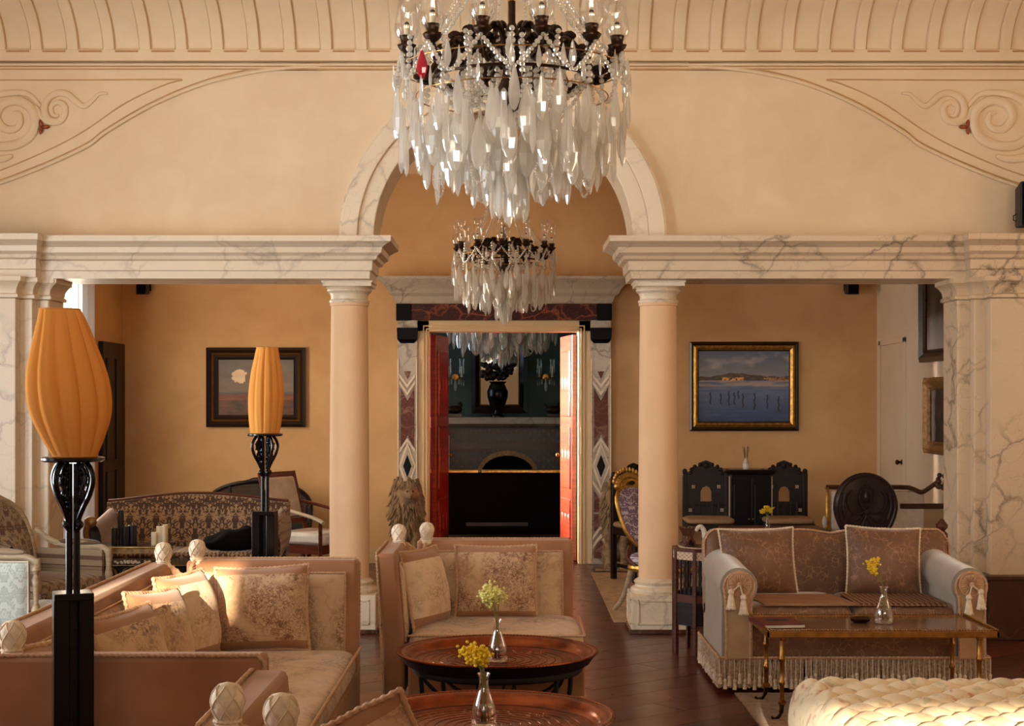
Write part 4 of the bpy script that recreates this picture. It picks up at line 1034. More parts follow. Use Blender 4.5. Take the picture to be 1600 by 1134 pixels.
# -------- brass coffee table
def coffee():
    x0, x1, y0, y1, z = 1.275, 2.44, 7.68, 8.28, .455
    t = thing('coffee_table', 'long low brass coffee table with beaded gallery before the right sofa', 'table', (1.86, 7.98, 0)); g = dict(world=True)
    obj('table_top', MB().box(x0+.012, x1-.012, y0+.012, y1-.012, z-.018, z-.006), M['marblebrowntop'], t, smooth=False, **g)
    mb = MB()
    for a in ((x0, x1, y0, y0+.016), (x0, x1, y1-.016, y1), (x0, x0+.016, y0, y1), (x1-.016, x1, y0, y1)): mb.box(a[0], a[1], a[2], a[3], z-.034, z-.002)
    obj('rim', mb, M['brass'], t, smooth=False, bevel=.003, **g)
    bd = MB(); pa = [(x0+.008, y0+.008, z+.004), (x1-.008, y0+.008, z+.004), (x1-.008, y1-.008, z+.004), (x0+.008, y1-.008, z+.004)]
    for p in resample(pa, .0135, True): bd.sphere(p, (.0048, .0048, .0062), 6, 4)
    obj('bead_gallery', bd, M['brass'], t, kind='stuff', **g)
    for x in (x0+.085, x1-.085):
        for y, dx in ((y0+.06, 1), (y1-.06, 1)):
            L = MB().lathe([(.011, .10), (.011, .17), (.014, .175), (.016, .185), (.014, .195), (.011, .20), (.0115, .29), (.015, .295), (.017, .305), (.015, .315), (.0115, .32), (.0115, .40), (.016, .405), (.016, z-.034)], (x, y, 0), 14)
            L.lathe([(.016, .075), (.022, .08), (.022, .092), (.012, .10)], (x, y, 0), 14)
            sg = -1 if x < 1.8 else 1; sy = -1 if y < 7.9 else 1
            lg = obj('leg', L, M['brass'], t, ang=40, **g)
            obj('curved_foot', MB().tube(spline([(x, y, .085), (x+sg*.004, y+sy*.004, .045), (x+sg*.020, y+sy*.01, .015), (x+sg*.045, y+sy*.02, .010), (x+sg*.055, y+sy*.024, .020)], 6), [.012]*8+[.009]*8+[.007]*9, 8), M['bronze'], lg, **g)
    return t
M['marblebrowntop'] = marble('brown_table_marble', (96,68,50), (176,140,108), 5.0, 0.6, 0.15, seed=3.3, cloud=.2)
coffee()
bk = thing('book', 'maroon book lying on the left end of the brass coffee table', 'book', (1.372, 7.95, .4495), math.radians(6))
obj('page_block', MB().box(-.105, .105, -.14, .14, .003, .017), M['paper'], bk, smooth=False)
obj('cover', MB().box(-.11, .11, -.145, .145, .017, .020).box(-.11, .11, -.145, .145, 0, .003).box(-.11, -.106, -.145, .145, 0, .02), M['bookcover'], bk, smooth=False, bevel=.001)
obj('cover_print', MB().box(-.05, .06, -.02, .05, .020, .0206), M['darkfabric'], bk, smooth=False)
vase((WX(1381, 7.98), 7.98, .450), 'clear glass carafe vase on the brass coffee table', stems=[(-.055,0,.300), (-.040,.01,.325), (-.065,.01,.285), (-.045,-.01,.270), (-.075,0,.310)], flowers='flower', seed=6, fl_label='yellow flower sprig in the vase on the brass coffee table', head=.020)
ash = tag(obj('ashtray', MB().lathe([(0, .002), (.03, 0), (.048, .008), (.054, .022), (.050, .026), (.042, .018), (0, .014)], (WX(1344, 8.02), 8.02, .4495), 28), M['bronze'], None, ang=50), 'small bronze dish beside the vase on the brass coffee table', 'dish')

# -------- tufted ottoman
def ottoman():
    x0, x1, y0, y1, z = 1.20, 2.80, 4.72, 6.60, .400
    t = thing('tufted_ottoman', 'large button-tufted cream floral ottoman in the lower right corner', 'ottoman', ((x0+x1)/2, (y0+y1)/2, 0), 0); g = dict(world=True)
    s = .090
    def ph(x, y):
        a = (x/s+y/(s*1.0))/1.0*.5*2; b = (x/s-y/s)
        q = abs(math.sin(PI*a/2)*math.sin(PI*b/2)); da = abs(math.sin(PI*a/2)); db = abs(math.sin(PI*b/2))
        btn = math.exp(-((da*da+db*db)/.10))
        return .038*q**.45-.020*btn
    def f(u, v):
        x = x0+(x1-x0)*u; y = y0+(y1-y0)*v
        e = min(min(x-x0, x1-x)/.09, min(y-y0, y1-y)/.09, 1); r = math.sqrt(max(0, 1-(1-e)**2))
        w = noise.noise(Vector((x*7, y*7, 2)))*.008
        return (x, y, z-.07+.07*r+(ph(x, y)+w)*min(1, 1.3*e))
    obj('tufted_top', MB().grid(200, 230, f), M['ottoman'], t, ang=80, **g)
    bt = MB(); i0 = -60
    for i in range(-2, 60):
        for j in range(-60, 60):
            a, b = 2*i/1.0, 2*j
            x, y = s*(a+b)/2, s*(a-b)/2
            if x0+.05 < x < x1-.05 and y0+.05 < y < y1-.05: bt.sphere((x, y, f((x-x0)/(x1-x0), (y-y0)/(y1-y0))[2]+.002), (.010, .010, .006), 8, 5)
    obj('buttons', bt, M['ottoman'], t, kind='stuff', **g)
    def side(u, v):
        P_ = [(x0, y0), (x1, y0), (x1, y1), (x0, y1)]; k = int(u*4) % 4; q = u*4-int(u*4); a, b = P_[k], P_[(k+1) % 4]
        x, y = a[0]+(b[0]-a[0])*q, a[1]+(b[1]-a[1])*q; bul = .012*math.sin(PI*v)
        cx, cy = (x0+x1)/2, (y0+y1)/2
        return (x+bul*(1 if x > cx else -1), y+bul*(1 if y > cy else -1), .14+(z-.07-.14)*v)
    obj('side_panel', MB().grid(160, 8, side, cu=True), M['ottoman'], t, ang=80, **g)
    pa = [(x0-.004, y1, 0), (x0-.004, y0, 0), (x1, y0, 0), (x1, y1+.004, 0), (x0, y1+.004, 0)]
    obj('bullion_fringe', fringe_mb(pa, .16, .015, .010, .0035, .007, .3, 2), M['fringe'], t, kind='stuff', **g)
    obj('fringe_braid', MB().rope([Vector(p)+Vector((0, 0, .165)) for p in pa], .008, step=.012), M['cord'], t, **g)
    obj('inner_box', MB().box(x0+.05, x1-.05, y0+.05, y1-.05, .06, .30), M['darkwood'], t, smooth=False, **g)
    for x in (x0+.1, x1-.1):
        for y in (y0+.1, y1-.1): obj('foot', MB().lathe([(.02, 0), (.03, .03), (.03, .065)], (x, y, 0), 12), M['darkwood'], t, **g)
ottoman()
rg = MB().grid(60, 60, lambda u, v: (1.22+2.3*u, 4.3+4.12*v, .008+.0015*noise.noise(Vector((u*20, v*20, 0))))); rg.box(1.22, 3.52, 4.3, 8.42, .001, .0065)
tag(obj('rug', rg, M['rug'], None, ang=80), 'tan patterned rug under the brass coffee table and ottoman', 'rug')
# ================================================================ CHANDELIERS
def gem_drop(h, w, t=.45):   # flat almond pendant with facets, hanging from z=0
    prof = [(0, 0), (.10, -.05), (.16, -.10), (.42, -.42), (.5, -.62), (.42, -.80), (.20, -.95), (0, -1.0)]
    mb = MB(); mb.lathe([(max(r, 0)*w, z*h) for r, z in prof][::-1], seg=8, mod=None)
    mb.v = [(x, y*t, z) for x, y, z in mb.v]; return mb
def gem_spear(h, w):
    return MB().lathe([(0, -h), (w*.30, -h*.92), (w*.5, -h*.80), (w*.42, -h*.2), (w*.5, -h*.08), (w*.2, -h*.02), (0, 0)], seg=6)
def mesh_of(name, mb, mat):
    me = bpy.data.meshes.new(name); me.from_pydata(mb.v, [], mb.f); me.materials.append(mat); me.validate(); me.update(); return me
def put(name, me, par, loc, rz=0, s=1):
    o = bpy.data.objects.new(name, me); COL.objects.link(o); o.parent = par; o.location = loc; o.rotation_euler = (0, 0, rz); o.scale = (s, s, s); return o
def chandelier(label, loc, rodh):
    t = thing('crystal_chandelier', label, 'chandelier', loc)
    rr = random.Random(21)
    obj('rod', MB().tube([(0, 0, -.10), (0, 0, rodh-.02)], .008, 10).lathe([(.06, rodh-.03), (.03, rodh-.06), (.01, rodh-.08)][::-1], seg=16), M['brass'], t)
    obj('body', MB().lathe([(0, -.22), (.03, -.20), (.055, -.14), (.035, -.09), (.03, -.05), (.07, .0), (.075, .02), (.03, .05), (.025, .09), (.012, .12), (.012, -.1+.3)], seg=20, mod=lambda th, z: 1+.08*math.cos(8*th)), M['bronze'], t, ang=60)
    # crown that carries the bead strands
    zc = .78
    obj('crown', MB().lathe([(.012, zc-.05), (.09, zc-.02), (.10, zc), (.09, zc+.02), (.02, zc+.04)], seg=24, mod=lambda th, z: 1+.06*math.cos(12*th)), M['bronze'], t)
    obj('ring', MB().tube(circ((0, 0, -.10), .30, 48, ax='xy'), .006, 8, closed=True), M['bronze'], t)
    drop = mesh_of('drop', gem_drop(.17, .046), M['crystal']); drop2 = mesh_of('drop_big', gem_drop(.20, .062), M['crystal'])
    small = mesh_of('drop_small', gem_drop(.085, .026), M['crystal']); spear = mesh_of('spear', gem_spear(.20, .024), M['crystal'])
    cup = mesh_of('cup', MB().lathe([(.010, -.02), (.022, -.010), (.030, .0), (.034, .012), (.020, .016), (.022, .03), (.026, .045), (.020, .046)], seg=14, mod=lambda th, z: 1+.07*math.cos(7*th)), M['bronze'])
    cand = mesh_of('candle', MB().lathe([(.011, .03), (.011, .085), (.004, .088), (.003, .098), (0, .10)], seg=10), M['candle'])
    wick = mesh_of('wick', MB().lathe([(.008, .086), (.009, .092), (.004, .097), (0, .098)], seg=8), M['blackiron'])
    hur = mesh_of('hurricane', MB().lathe([(.026, .030), (.038, .042), (.047, .065), (.044, .095), (.036, .13), (.034, .17), (.044, .225), (.043, .225), (.033, .17), (.035, .13), (.043, .095), (.046, .065), (.037, .043), (.026, .032)], seg=20, caps=False), M['glass'])
    for me in (hur, cand, cup): me.polygons.foreach_set('use_smooth', [True]*len(me.polygons))
    arm_b = MB().tube(spline([(.05, 0, -.04), (.12, 0, .04), (.20, 0, .06), (.27, 0, -.02), (.32, 0, -.085), (.37, 0, -.07), (.40, 0, -.02)], 6), [.013]*12+[.011]*12+[.009]*13, 8)
    for u, z_, rz_ in ((.10, .055, .022), (.16, .085, .024), (.22, .070, .024), (.27, .02, .022), (.33, -.06, .020), (.37, -.055, .018), (.24, -.01, .018)):
        for sy in (-1, 1): arm_b.sphere((u, sy*.012, z_-.01), (rz_, .010, rz_*.7), 7, 5, Matrix.Rotation(.6*sy, 3, 'X'))
    armm = mesh_of('arm', arm_b, M['bronze'])
    N = 12
    for k in range(N):
        a = 2*PI*k/N-PI/2+PI/N; c, s = math.cos(a), math.sin(a)
        ar = put('arm', armm, t, (0, 0, 0), a)
        put('candle_cup', cup, ar, (.40, 0, 0)); put('candle', cand, ar, (.40, 0, 0)); put('candle_top', wick, ar, (.40, 0, 0)); put('glass_chimney', hur, ar, (.40, 0, 0))
    bead = MB().sphere((0,0,0), (1,1,1), 6, 4)
    def strand(path, r=.0085, step=.0165, nm='bead_strand'):
        mb = MB()
        for i, p in enumerate(resample(path, step)):
            q = r*(1.25 if i % 5 == 2 else 1); b = len(mb.v); mb.v += [(p.x+x*q, p.y+y*q, p.z+z*q) for x, y, z in bead.v]; mb.f += [tuple(b+i_ for i_ in f) for f in bead.f]
        return obj(nm, mb, M['bead'], t, smooth=False)
    for k in range(N):
        a = 2*PI*k/N-PI/2+PI/N; a2 = a+2*PI/N; am = (a+a2)/2; f = lambda r, z, w: (r*math.cos(w), r*math.sin(w), z)
        strand(spline([f(.09, zc, a), f(.12, .50, a), f(.19, .24, a), f(.29, .08, a), f(.36, .0, a)], 8), .0065, .0145)
        strand(spline([f(.42, -.02, a), f(.43, -.10, a*.7+a2*.3), f(.43, -.135, am), f(.43, -.10, a*.3+a2*.7), f(.42, -.02, a2)], 6))
        strand(spline([f(.33, .02, am), f(.30, -.08, am), f(.24, -.14, am), f(.15, -.18, am)], 6), .0105, .020)
        if k % 2 == 0: strand(spline([f(.10, .05, a), f(.16, -.02, a), f(.20, -.10, a), f(.14, -.18, a)], 6), .010, .019)
    def tier(n, r, z, me, jr=.012, jz=.02, a0=0, sc=1.0, beads=0):
        for k in range(n):
            a = 2*PI*(k+a0)/n+rr.uniform(-.05, .05); q = r+rr.uniform(-jr, jr); zz = z+rr.uniform(-jz, jz)
            put('crystal_pendant', me, t, (q*math.cos(a), q*math.sin(a), zz), a+PI/2+rr.uniform(-.8, .8), sc*rr.uniform(.9, 1.12))
            if beads: strand([(q*math.cos(a), q*math.sin(a), zz+.02*beads+.004), (q*math.cos(a), q*math.sin(a), zz+.006)], .0075, .016)
    tier(30, .440, -.08, small, jz=.04, a0=.3); tier(30, .435, -.165, drop, a0=.5, jz=.04)
    tier(22, .41, -.23, spear, a0=.2, jz=.03, sc=1.0); tier(18, .36, -.20, drop2, jz=.05)
    tier(20, .35, -.27, drop2, jz=.03, sc=.95); tier(14, .27, -.16, drop2, jz=.04)
    tier(16, .26, -.29, drop2, jz=.04, sc=.95); tier(10, .16, -.22, drop2, jz=.04, sc=1.05); tier(12, .17, -.32, spear, jz=.03, sc=1.0); tier(8, .09, -.30, drop2, jz=.03)
    tier(14, .06, -.40, spear, jr=.02, jz=.03, sc=.95); tier(6, .022, -.43, spear, jr=.006, jz=.02)
    tier(12, .42, -.02, small, a0=.0, jz=.01, sc=1.1); tier(16, .31, -.34, drop, jz=.03); tier(12, .20, -.37, drop, jz=.03)
    for k in range(8):        # ring-shaped drops on the lower edge
        a = 2*PI*(k+.5)/8; c = Vector((.30*math.cos(a), .30*math.sin(a), -.475)); T = Matrix.Rotation(a, 3, 'Z')
        strand([c+T @ Vector((0, .034*math.cos(w), .042*math.sin(w))) for w in [2*PI*i/18 for i in range(19)]], .0048, .010, 'crystal_hoop')
    for z_, r_ in ((-.06, .42), (-.16, .36)):
        obj('wire_hoop', MB().tube(circ((0, 0, z_), r_, 40, ax='xy'), .0025, 5, closed=True), M['brass'], t)
    for k in range(30):
        a = 2*PI*k/30+rr.uniform(-.06, .06); q = rr.choice((.12, .2, .27, .33, .38, .41)); z1 = rr.uniform(-.06, .03); L = rr.uniform(.12, .22)
        strand([(q*math.cos(a), q*math.sin(a), z1), (q*1.03*math.cos(a), q*1.03*math.sin(a), z1-L)], .0105, .0205)
    return t
ch = chandelier('large crystal chandelier with a red drop hanging at the top centre of the picture', (0.0, 5.75, 2.90), 1.545)
ch2 = dup(ch, (-.065, 13.0, 2.895), .21, 'smaller-looking crystal chandelier in the arch, above the doorway cornice')
for c in list(ch2.children):
    if c.name.startswith('rod'): c.scale = (1, 1, 1.155/1.545)
ch3 = dup(ch, (WX(785, 17.9), 17.9, 2.84), .4, 'cool glittering chandelier seen through the open red doors')
ch3.scale = (1.5, 1.5, 1.32)
for c in list(ch3.children):
    if c.name.startswith('rod'): c.scale = (1, 1, (4.05-2.84)/1.32/1.545)
put('red_pendant', mesh_of('red_drop', gem_drop(.105, .040), M['redcrystal']), ch, (WX(661, 5.5), 5.44-5.75, WZ(78, 5.45)-2.90), 0)['label'] = 'ruby red crystal drop'
# ================================================================ HALL AND SALON FURNISHINGS
def painted(name, x0, x1, z0, z1, y, fn, nx, nz, par, rotm=None):   # flat picture: colours given per vertex by fn(u,v)
    mb = MB().grid(nx, nz, lambda u, v: (x0+(x1-x0)*u, y, z0+(z1-z0)*v))
    o = obj(name, mb, M['canvas'], par, smooth=False)
    at = o.data.color_attributes.new('picture', 'FLOAT_COLOR', 'POINT')
    for j in range(nz):
        for i in range(nx):
            at.data[j*nx+i].color = srgb(*[max(0, min(255, c*1.18)) for c in fn(i/(nx-1), j/(nz-1))])
    return o
def cv():
    t = NT('oil_paint_canvas'); t.set('Base Color', t.n('VertexColor', layer_name='picture')); t.set('Roughness', 0.5); t.bump(t.noise(120, 3), .15, .002); return t.m
M['canvas'] = cv()
def fbm(x, y, s=0): return noise.fractal(Vector((x, y, s)), 1.0, 2.0, 4)
def lerp(a, b, t): t = max(0, min(1, t)); return tuple(p+(q-p)*t for p, q in zip(a, b))
def frame(par, x0, x1, z0, z1, y, bands):   # bands: (width, proud, material)
    for i, (w, d, m) in enumerate(bands):
        mb = MB(); X0, X1, Z0, Z1 = x0, x1, z0, z1
        o = [(X0, Z0), (X1, Z0), (X1, Z1), (X0, Z1)]; n = [(X0+w, Z0+w), (X1-w, Z0+w), (X1-w, Z1-w), (X0+w, Z1-w)]
        vs = []
        for q, yy in ((o, y), (o, y-d*.7), ([((a[0]+b[0])/2, (a[1]+b[1])/2) for a, b in zip(o, n)], y-d), (n, y-d*.5), (n, y)): vs += [(a, yy, b) for a, b in q]
        fs = []
        for r in range(4):
            for k in range(4): fs.append((r*4+k, r*4+(k+1) % 4, r*4+4+(k+1) % 4, r*4+4+k))
        obj(('frame', 'inner_frame', 'slip')[i], mb.add(vs, fs), M[m], par, ang=20)
        x0 += w; x1 -= w; z0 += w; z1 -= w
    return x0, x1, z0, z1
D = HY-.012
M['goldslip'] = simple('gilt_slip', (150,98,44), 0.4, 0.6, vscale=30)
M['ebony'] = simple('ebonised_frame', (34,22,18), 0.3, vscale=20)
p = thing('framed_painting', 'dark-framed landscape with a pale moon hanging behind the slim amber lamp', 'painting', (WX(400, D), D, WZ(667, D)))
X0, X1, Z0, Z1 = WX(323, D), WX(478, D), WZ(667, D), WZ(543, D)
def tr_(o, x, z): pass
lx0, lz0 = X0-WX(400, D), 0
a = frame(p, X0-WX(400, D), X1-WX(400, D), 0, Z1-Z0, 0, [(.055, .045, 'ebony'), (.020, .035, 'goldslip'), (.045, .03, 'ebony')])
def moonscape(u, v):
    n = fbm(u*5, v*9)*10
    if v > .42:
        c = lerp((104,88,74), (84,78,74), (v-.42)/.58); c = lerp(c, (120,104,86), .4*max(0, 1-abs(u-.6)*2)); c = tuple(q+n*.6 for q in c)
        d = ((u-.28)/.105)**2+((v-.70)/.125)**2
        if d+fbm(u*22, v*22, 3)*.28 < 1: c = (196+n, 172+n, 140+n)
        if abs(u-.40)<.05 and abs(v-.66) < .07: c = (104, 84, 64)
        return c
    if v > .385: return (64+n, 74+n, 84+n)
    if v > .27: return lerp((116+n, 66+n*.6, 38), (84, 48, 30), fbm(u*4, v*30)+.5)
    return lerp((58+n, 38, 28), (88+n, 54, 34), fbm(u*6, v*16, 5)+.5)
painted('canvas', a[0], a[1], a[2], a[3], -.010, moonscape, 90, 70, p)
cxr = WX(1162, D)
p = thing('framed_painting', 'gilt-framed lake scene with mooring posts hanging on the right hall wall', 'painting', (cxr, D, WZ(673, D)))
X0, X1, H_ = WX(1077, D)-cxr, WX(1247, D)-cxr, WZ(534, D)-WZ(673, D)
a = frame(p, X0, X1, 0, H_, 0, [(.036, .045, 'ebony'), (.046, .045, 'gold'), (.010, .02, 'ebony')])
def lake(u, v):
    n = fbm(u*6, v*12)*12; n2 = fbm(u*3, v*5, 7)
    ridge = .635+.055*math.exp(-((u-.38)/.16)**2)+.02*math.exp(-((u-.62)/.14)**2)+.006*math.sin(u*40)
    if v > ridge:
        c = lerp((112,108,108), (78,84,100), (v-.62)/.38); cl = n2*1.6+.2*math.sin(u*6+v*9)
        return tuple(q+n*.5 for q in lerp(c, (140,132,124), cl))
    if v > .585:
        c = lerp((46,42,40), (92,70,44), fbm(u*16, v*40, 2)+.45)
        if v < .63 and .26 < u < .50 and fbm(u*30, v*30, 4) > -.15: c = (196+n, 132+n, 62)
        if v < .625 and u > .72 and fbm(u*22, v*50, 4) > -.05: c = (150+n, 104+n, 56)
        return c
    if v > .50: c = lerp((146,124,112), (120,112,116), fbm(u*5, v*40)+.4)
    else: c = lerp((88,98,122), (40,54,86), (.50-v)/.5)
    c = tuple(q+n*.6 for q in c); c = lerp(c, (58,74,108), fbm(u*3, v*30, 9)*1.2)
    for px, y0, y1 in ((.13,.25,.42), (.245,.25,.41), (.335,.23,.43), (.395,.24,.42), (.44,.32,.44), (.49,.20,.40), (.62,.16,.40), (.76,.18,.38), (.885,.14,.36)):
        if abs(u-px-.004*math.sin(v*60)) < .0075 and y0 < v < y1: return (22, 24, 32)
    return c
painted('canvas', a[0], a[1], a[2], a[3], -.008, lake, 160, 120, p)
M['gold2'] = simple('dull_gilt', (150,112,66), .45, .4, vscale=30, var=.3)
# pictures on the right hall wall (seen edge-on)
for lab, y0, y1, z0, z1, m1, m2, dk in (('large dark painting in a heavy dark frame, upper one on the pale right hall wall', 12.55, 13.42, WZ(566, 13.3), WZ(438, 13.3)+.35, 'ebony', 'bronze', 1), ('gilt-framed picture below the large dark painting on the pale wall', 12.5, 13.28, WZ(708, 13.2), WZ(590, 13.2), 'gold2', 'gold2', 0)):
    c = thing('framed_painting', lab, 'painting', (HX1-.012, (y0+y1)/2, z0), -PI/2)
    h = (y1-y0)/2
    q = frame(c, -h, h, 0, z1-z0, 0, [(.075, .07, m1), (.03, .045, m2)])
    painted('canvas', q[0], q[1], q[2], q[3], -.012, lambda u, v: lerp((26,20,18), (60,44,34), fbm(u*4, v*4)+.4), 20, 20, c)
# loudspeakers
def speaker(label, c, s, rz, front=-1, plate=None):
    t = thing('loudspeaker', label, 'speaker', c, rz)
    w, d, h = s
    b = obj('cabinet', MB().yz([(-d/2, 0), (d/2, h*.06), (d/2, h*.94), (-d/2, h)], -w/2, w/2), M['blackmat'], t, smooth=False, bevel=.012)
    obj('grille', MB().box(-w/2+.012, w/2-.012, -d/2-.006, -d/2+.002, .012, h-.012), M['blackcloth'], t, smooth=False, bevel=.004)
    obj('bracket', MB().box(-.015, .015, d/2-.01, d/2+.08, h*.3, h*.7).box(-.05, .05, d/2+.06, d/2+.08, h*.25, h*.75), M['blackiron'], t, smooth=False)
    return t
speaker('small black loudspeaker high on the left hall wall under the marble beam', (WX(222, 15.05), 15.08, WZ(460, 15.0)), (.108, .13, .20), 0)
speaker('small black loudspeaker high on the right hall wall under the marble beam', (WX(1332, 15.05), 15.08, WZ(460, 15.0)), (.12, .13, .20), 0)
sp_ = speaker('large black loudspeaker on the front wall at the right picture edge', (3.515, 10.30, WZ(357, 10.3)), (.24, .24, .305), math.radians(-10))
obj('hook', MB().tube([(-.125, .02, .10), (-.145, .01, .09), (-.145, .01, .06), (-.125, .0, .05)], .004, 6), M['blackiron'], sp_)

# carved guardian lions beside the doorway
def guardian(label, x, y, rz, s, mirror_=1, hy=0):
    t = thing('guardian_statue', label, 'statue', (x, y, 0), rz); mb = MB(); rr = random.Random(5+int(x*10)); q = s
    mb.sphere((0, .06*q, .50*q), (.125*q, .12*q, .26*q), 20, 14); mb.sphere((0, .10*q, .24*q), (.14*q, .15*q, .18*q), 18, 12)
    mb.sphere((0, -.04*q, .70*q), (.115*q, .10*q, .13*q), 18, 12)
    mb.sphere((0, -.14*q, .74*q), (.05*q, .07*q, .05*q), 12, 8); mb.sphere((0, -.19*q, .715*q), (.026*q, .03*q, .035*q), 10, 8)
    for sg in (-1, 1):
        mb.tube([(sg*.075*q, .0, .52*q), (sg*.078*q, -.05*q, .34*q), (sg*.075*q, -.055*q, .16*q), (sg*.075*q, -.06*q, .05*q)], [.060*q, .050*q, .040*q, .044*q], 12)
        mb.sphere((sg*.075*q, -.09*q, .035*q), (.048*q, .075*q, .036*q), 12, 8)
        mb.sphere((sg*.12*q, .12*q, .14*q), (.06*q, .13*q, .12*q), 12, 8); mb.sphere((sg*.085*q, -.02*q, .82*q), (.022*q, .02*q, .035*q), 8, 6)
        for k in range(4): mb.sphere((sg*.075*q+(k-1.5)*.020*q, -.158*q, .022*q), (.011*q, .022*q, .018*q), 8, 6)
    body = obj('body', mb, M['stone'], t); r = body.modifiers.new('remesh', 'REMESH'); r.mode = 'VOXEL'; r.voxel_size = .011; r.use_smooth_shade = True
    mm = MB()
    for i in range(270):
        a = rr.uniform(-PI, 0)+rr.uniform(-.3, .3); z = rr.uniform(.36, .90)*q; rad = .150*q*(1-.35*abs(z/q-.62)/.3)
        p0 = Vector((rad*math.cos(a)*1.08, rad*math.sin(a)*.9+.03*q, z)); dr = Vector((math.cos(a)*.3+rr.uniform(-.2,.2), math.sin(a)*.25, -1)).normalized(); L = rr.uniform(.06, .11)*q
        mm.tube([p0, p0+dr*L*.5+Vector((0, -.008, 0)), p0+dr*L+Vector((math.cos(a)*.012, -.004, 0))], [.012*q, .014*q, .003*q], 6)
    obj('mane', mm, M['stone'], t, kind='stuff')
    for sg in (-1, 1): obj('eye', MB().sphere((sg*.028*q, -.185*q, .765*q), .009*q, 8, 6), M['bronze'], t)
    obj('plinth', MB().box(-.19*q, .19*q, -.21*q, .26*q, 0, .02), M['stone'], t, smooth=False, bevel=.004)
    return t
guardian('weathered maned guardian statue with its head lowered, left of the open doors', WX(635, 14.75), 14.80, math.radians(14), .98)
guardian('weathered maned guardian statue right of the open doors, half behind the purple chair', WX(966, 14.65), 14.72, math.radians(-12), .98)

# carved dark chairs
def fret_chair(label, loc, rz, name='carved_chair'):
    t = thing(name, label, 'chair', loc, rz)
    for sx in (-1, 1):
        obj('back_post', MB().box(sx*.2-.022, sx*.2+.022, .17, .215, 0, .93).sphere((sx*.2, .192, .945), .026, 8, 6), M['darkwood'], t, bevel=.004)
        obj('leg', MB().lathe([(.022, 0), (.028, .03), (.018, .08), (.028, .2), (.022, .3), (.03, .44)], (sx*.19, -.18, 0), 12), M['darkwood'], t)
    pts = [(-.185, .50), (.185, .50), (.185, .86), (.225, .885), (.21, .93), (.15, .945), (.13, .985), (.075, .99), (.05, 1.03), (0, 1.05), (-.05, 1.03), (-.075, .99), (-.13, .985), (-.15, .945), (-.21, .93), (-.225, .885), (-.185, .86)]
    # back board built around an arched opening
    hole = [(-.052, .66), (-.052, .75), (-.035, .79), (0, .805), (.035, .79), (.052, .75), (.052, .66)]
    left = [(0, .50), (-.185, .50), (-.185, .86)]+[p for p in pts[::-1] if p[0] < 0 and p[1] > .87][::1]
    lft = [(-.185, .50), (-.185, .86), (-.225, .885), (-.21, .93), (-.15, .945), (-.13, .985), (-.075, .99), (-.05, 1.03), (0, 1.05), (0, .805), (-.035, .79), (-.052, .75), (-.052, .66), (0, .66), (0, .50)]
    b = MB().xz(lft, .175, .20); b.xz([(-x, z) for x, z in lft][::-1], .175, .20); obj('back_board', b, M['darkwood'], t, smooth=False, bevel=.003)
    cr = MB()
    for i in range(9):
        a = PI*i/8; cr.sphere((.15*math.cos(a), .172, .93+.085*math.sin(a)), (.02, .012, .02), 8, 6)
    for i in range(10): cr.sphere((-.16+.035*i, .172, .62), (.013, .008, .013), 6, 5)
    cr.sphere((0, .17, 1.0), (.03, .014, .03), 10, 7); obj('crest_carving', cr, M['darkwood'], t, kind='stuff')
    for x, z in ((-.12, .80), (.12, .80), (-.15, .58), (.15, .58)):
        f = MB()
        for k in range(4): f.sphere((x+.012*math.cos(PI/2*k+.78), .171, z+.012*math.sin(PI/2*k+.78)), (.008, .004, .008), 8, 5)
        obj('pearl_inlay', f, M['inlay'], t)
    for i in range(5):
        x = -.12+.06*i
        if i != 2: obj('spindle', MB().lathe([(.006, .52), (.010, .56), (.006, .60), (.011, .64), (.006, .66)], (x, .168, 0), 8), M['darkwood'], t)
    obj('seat_rail', MB().box(-.22, .22, -.21, .21, .41, .475), M['darkwood'], t, smooth=False, bevel=.005)
    f = lambda q, k: math.copysign(abs(q)**k, q)
    obj('seat', MB().grid(40, 13, lambda u, v: (.225*f(math.cos(2*PI*u), .25)*f(math.cos(PI*(v-.5)), .3), .215*f(math.sin(2*PI*u), .25)*f(math.cos(PI*(v-.5)), .3)-.005, .50+.032*f(math.sin(PI*(v-.5)), .7)), cu=True), M['seatleather'], t, ang=80)
    obj('stretcher', MB().box(-.19, .19, -.19, -.17, .12, .15).box(-.2, -.18, -.18, .19, .12, .15).box(.18, .2, -.18, .19, .12, .15), M['darkwood'], t, smooth=False)
    return t
c1 = fret_chair('dark fretwork chair with a tan seat, left of the black cabinet', (WX(1108, 14.3), 14.35, 0), 0)
dup(c1, (WX(1232, 14.3), 14.35, 0), 0, 'dark fretwork chair with a tan seat, right of the black cabinet')
dup(c1, (WX(1008, 13.6), 13.75, 0), math.radians(25), 'dark carved chair whose crest shows above the gilded purple chair')
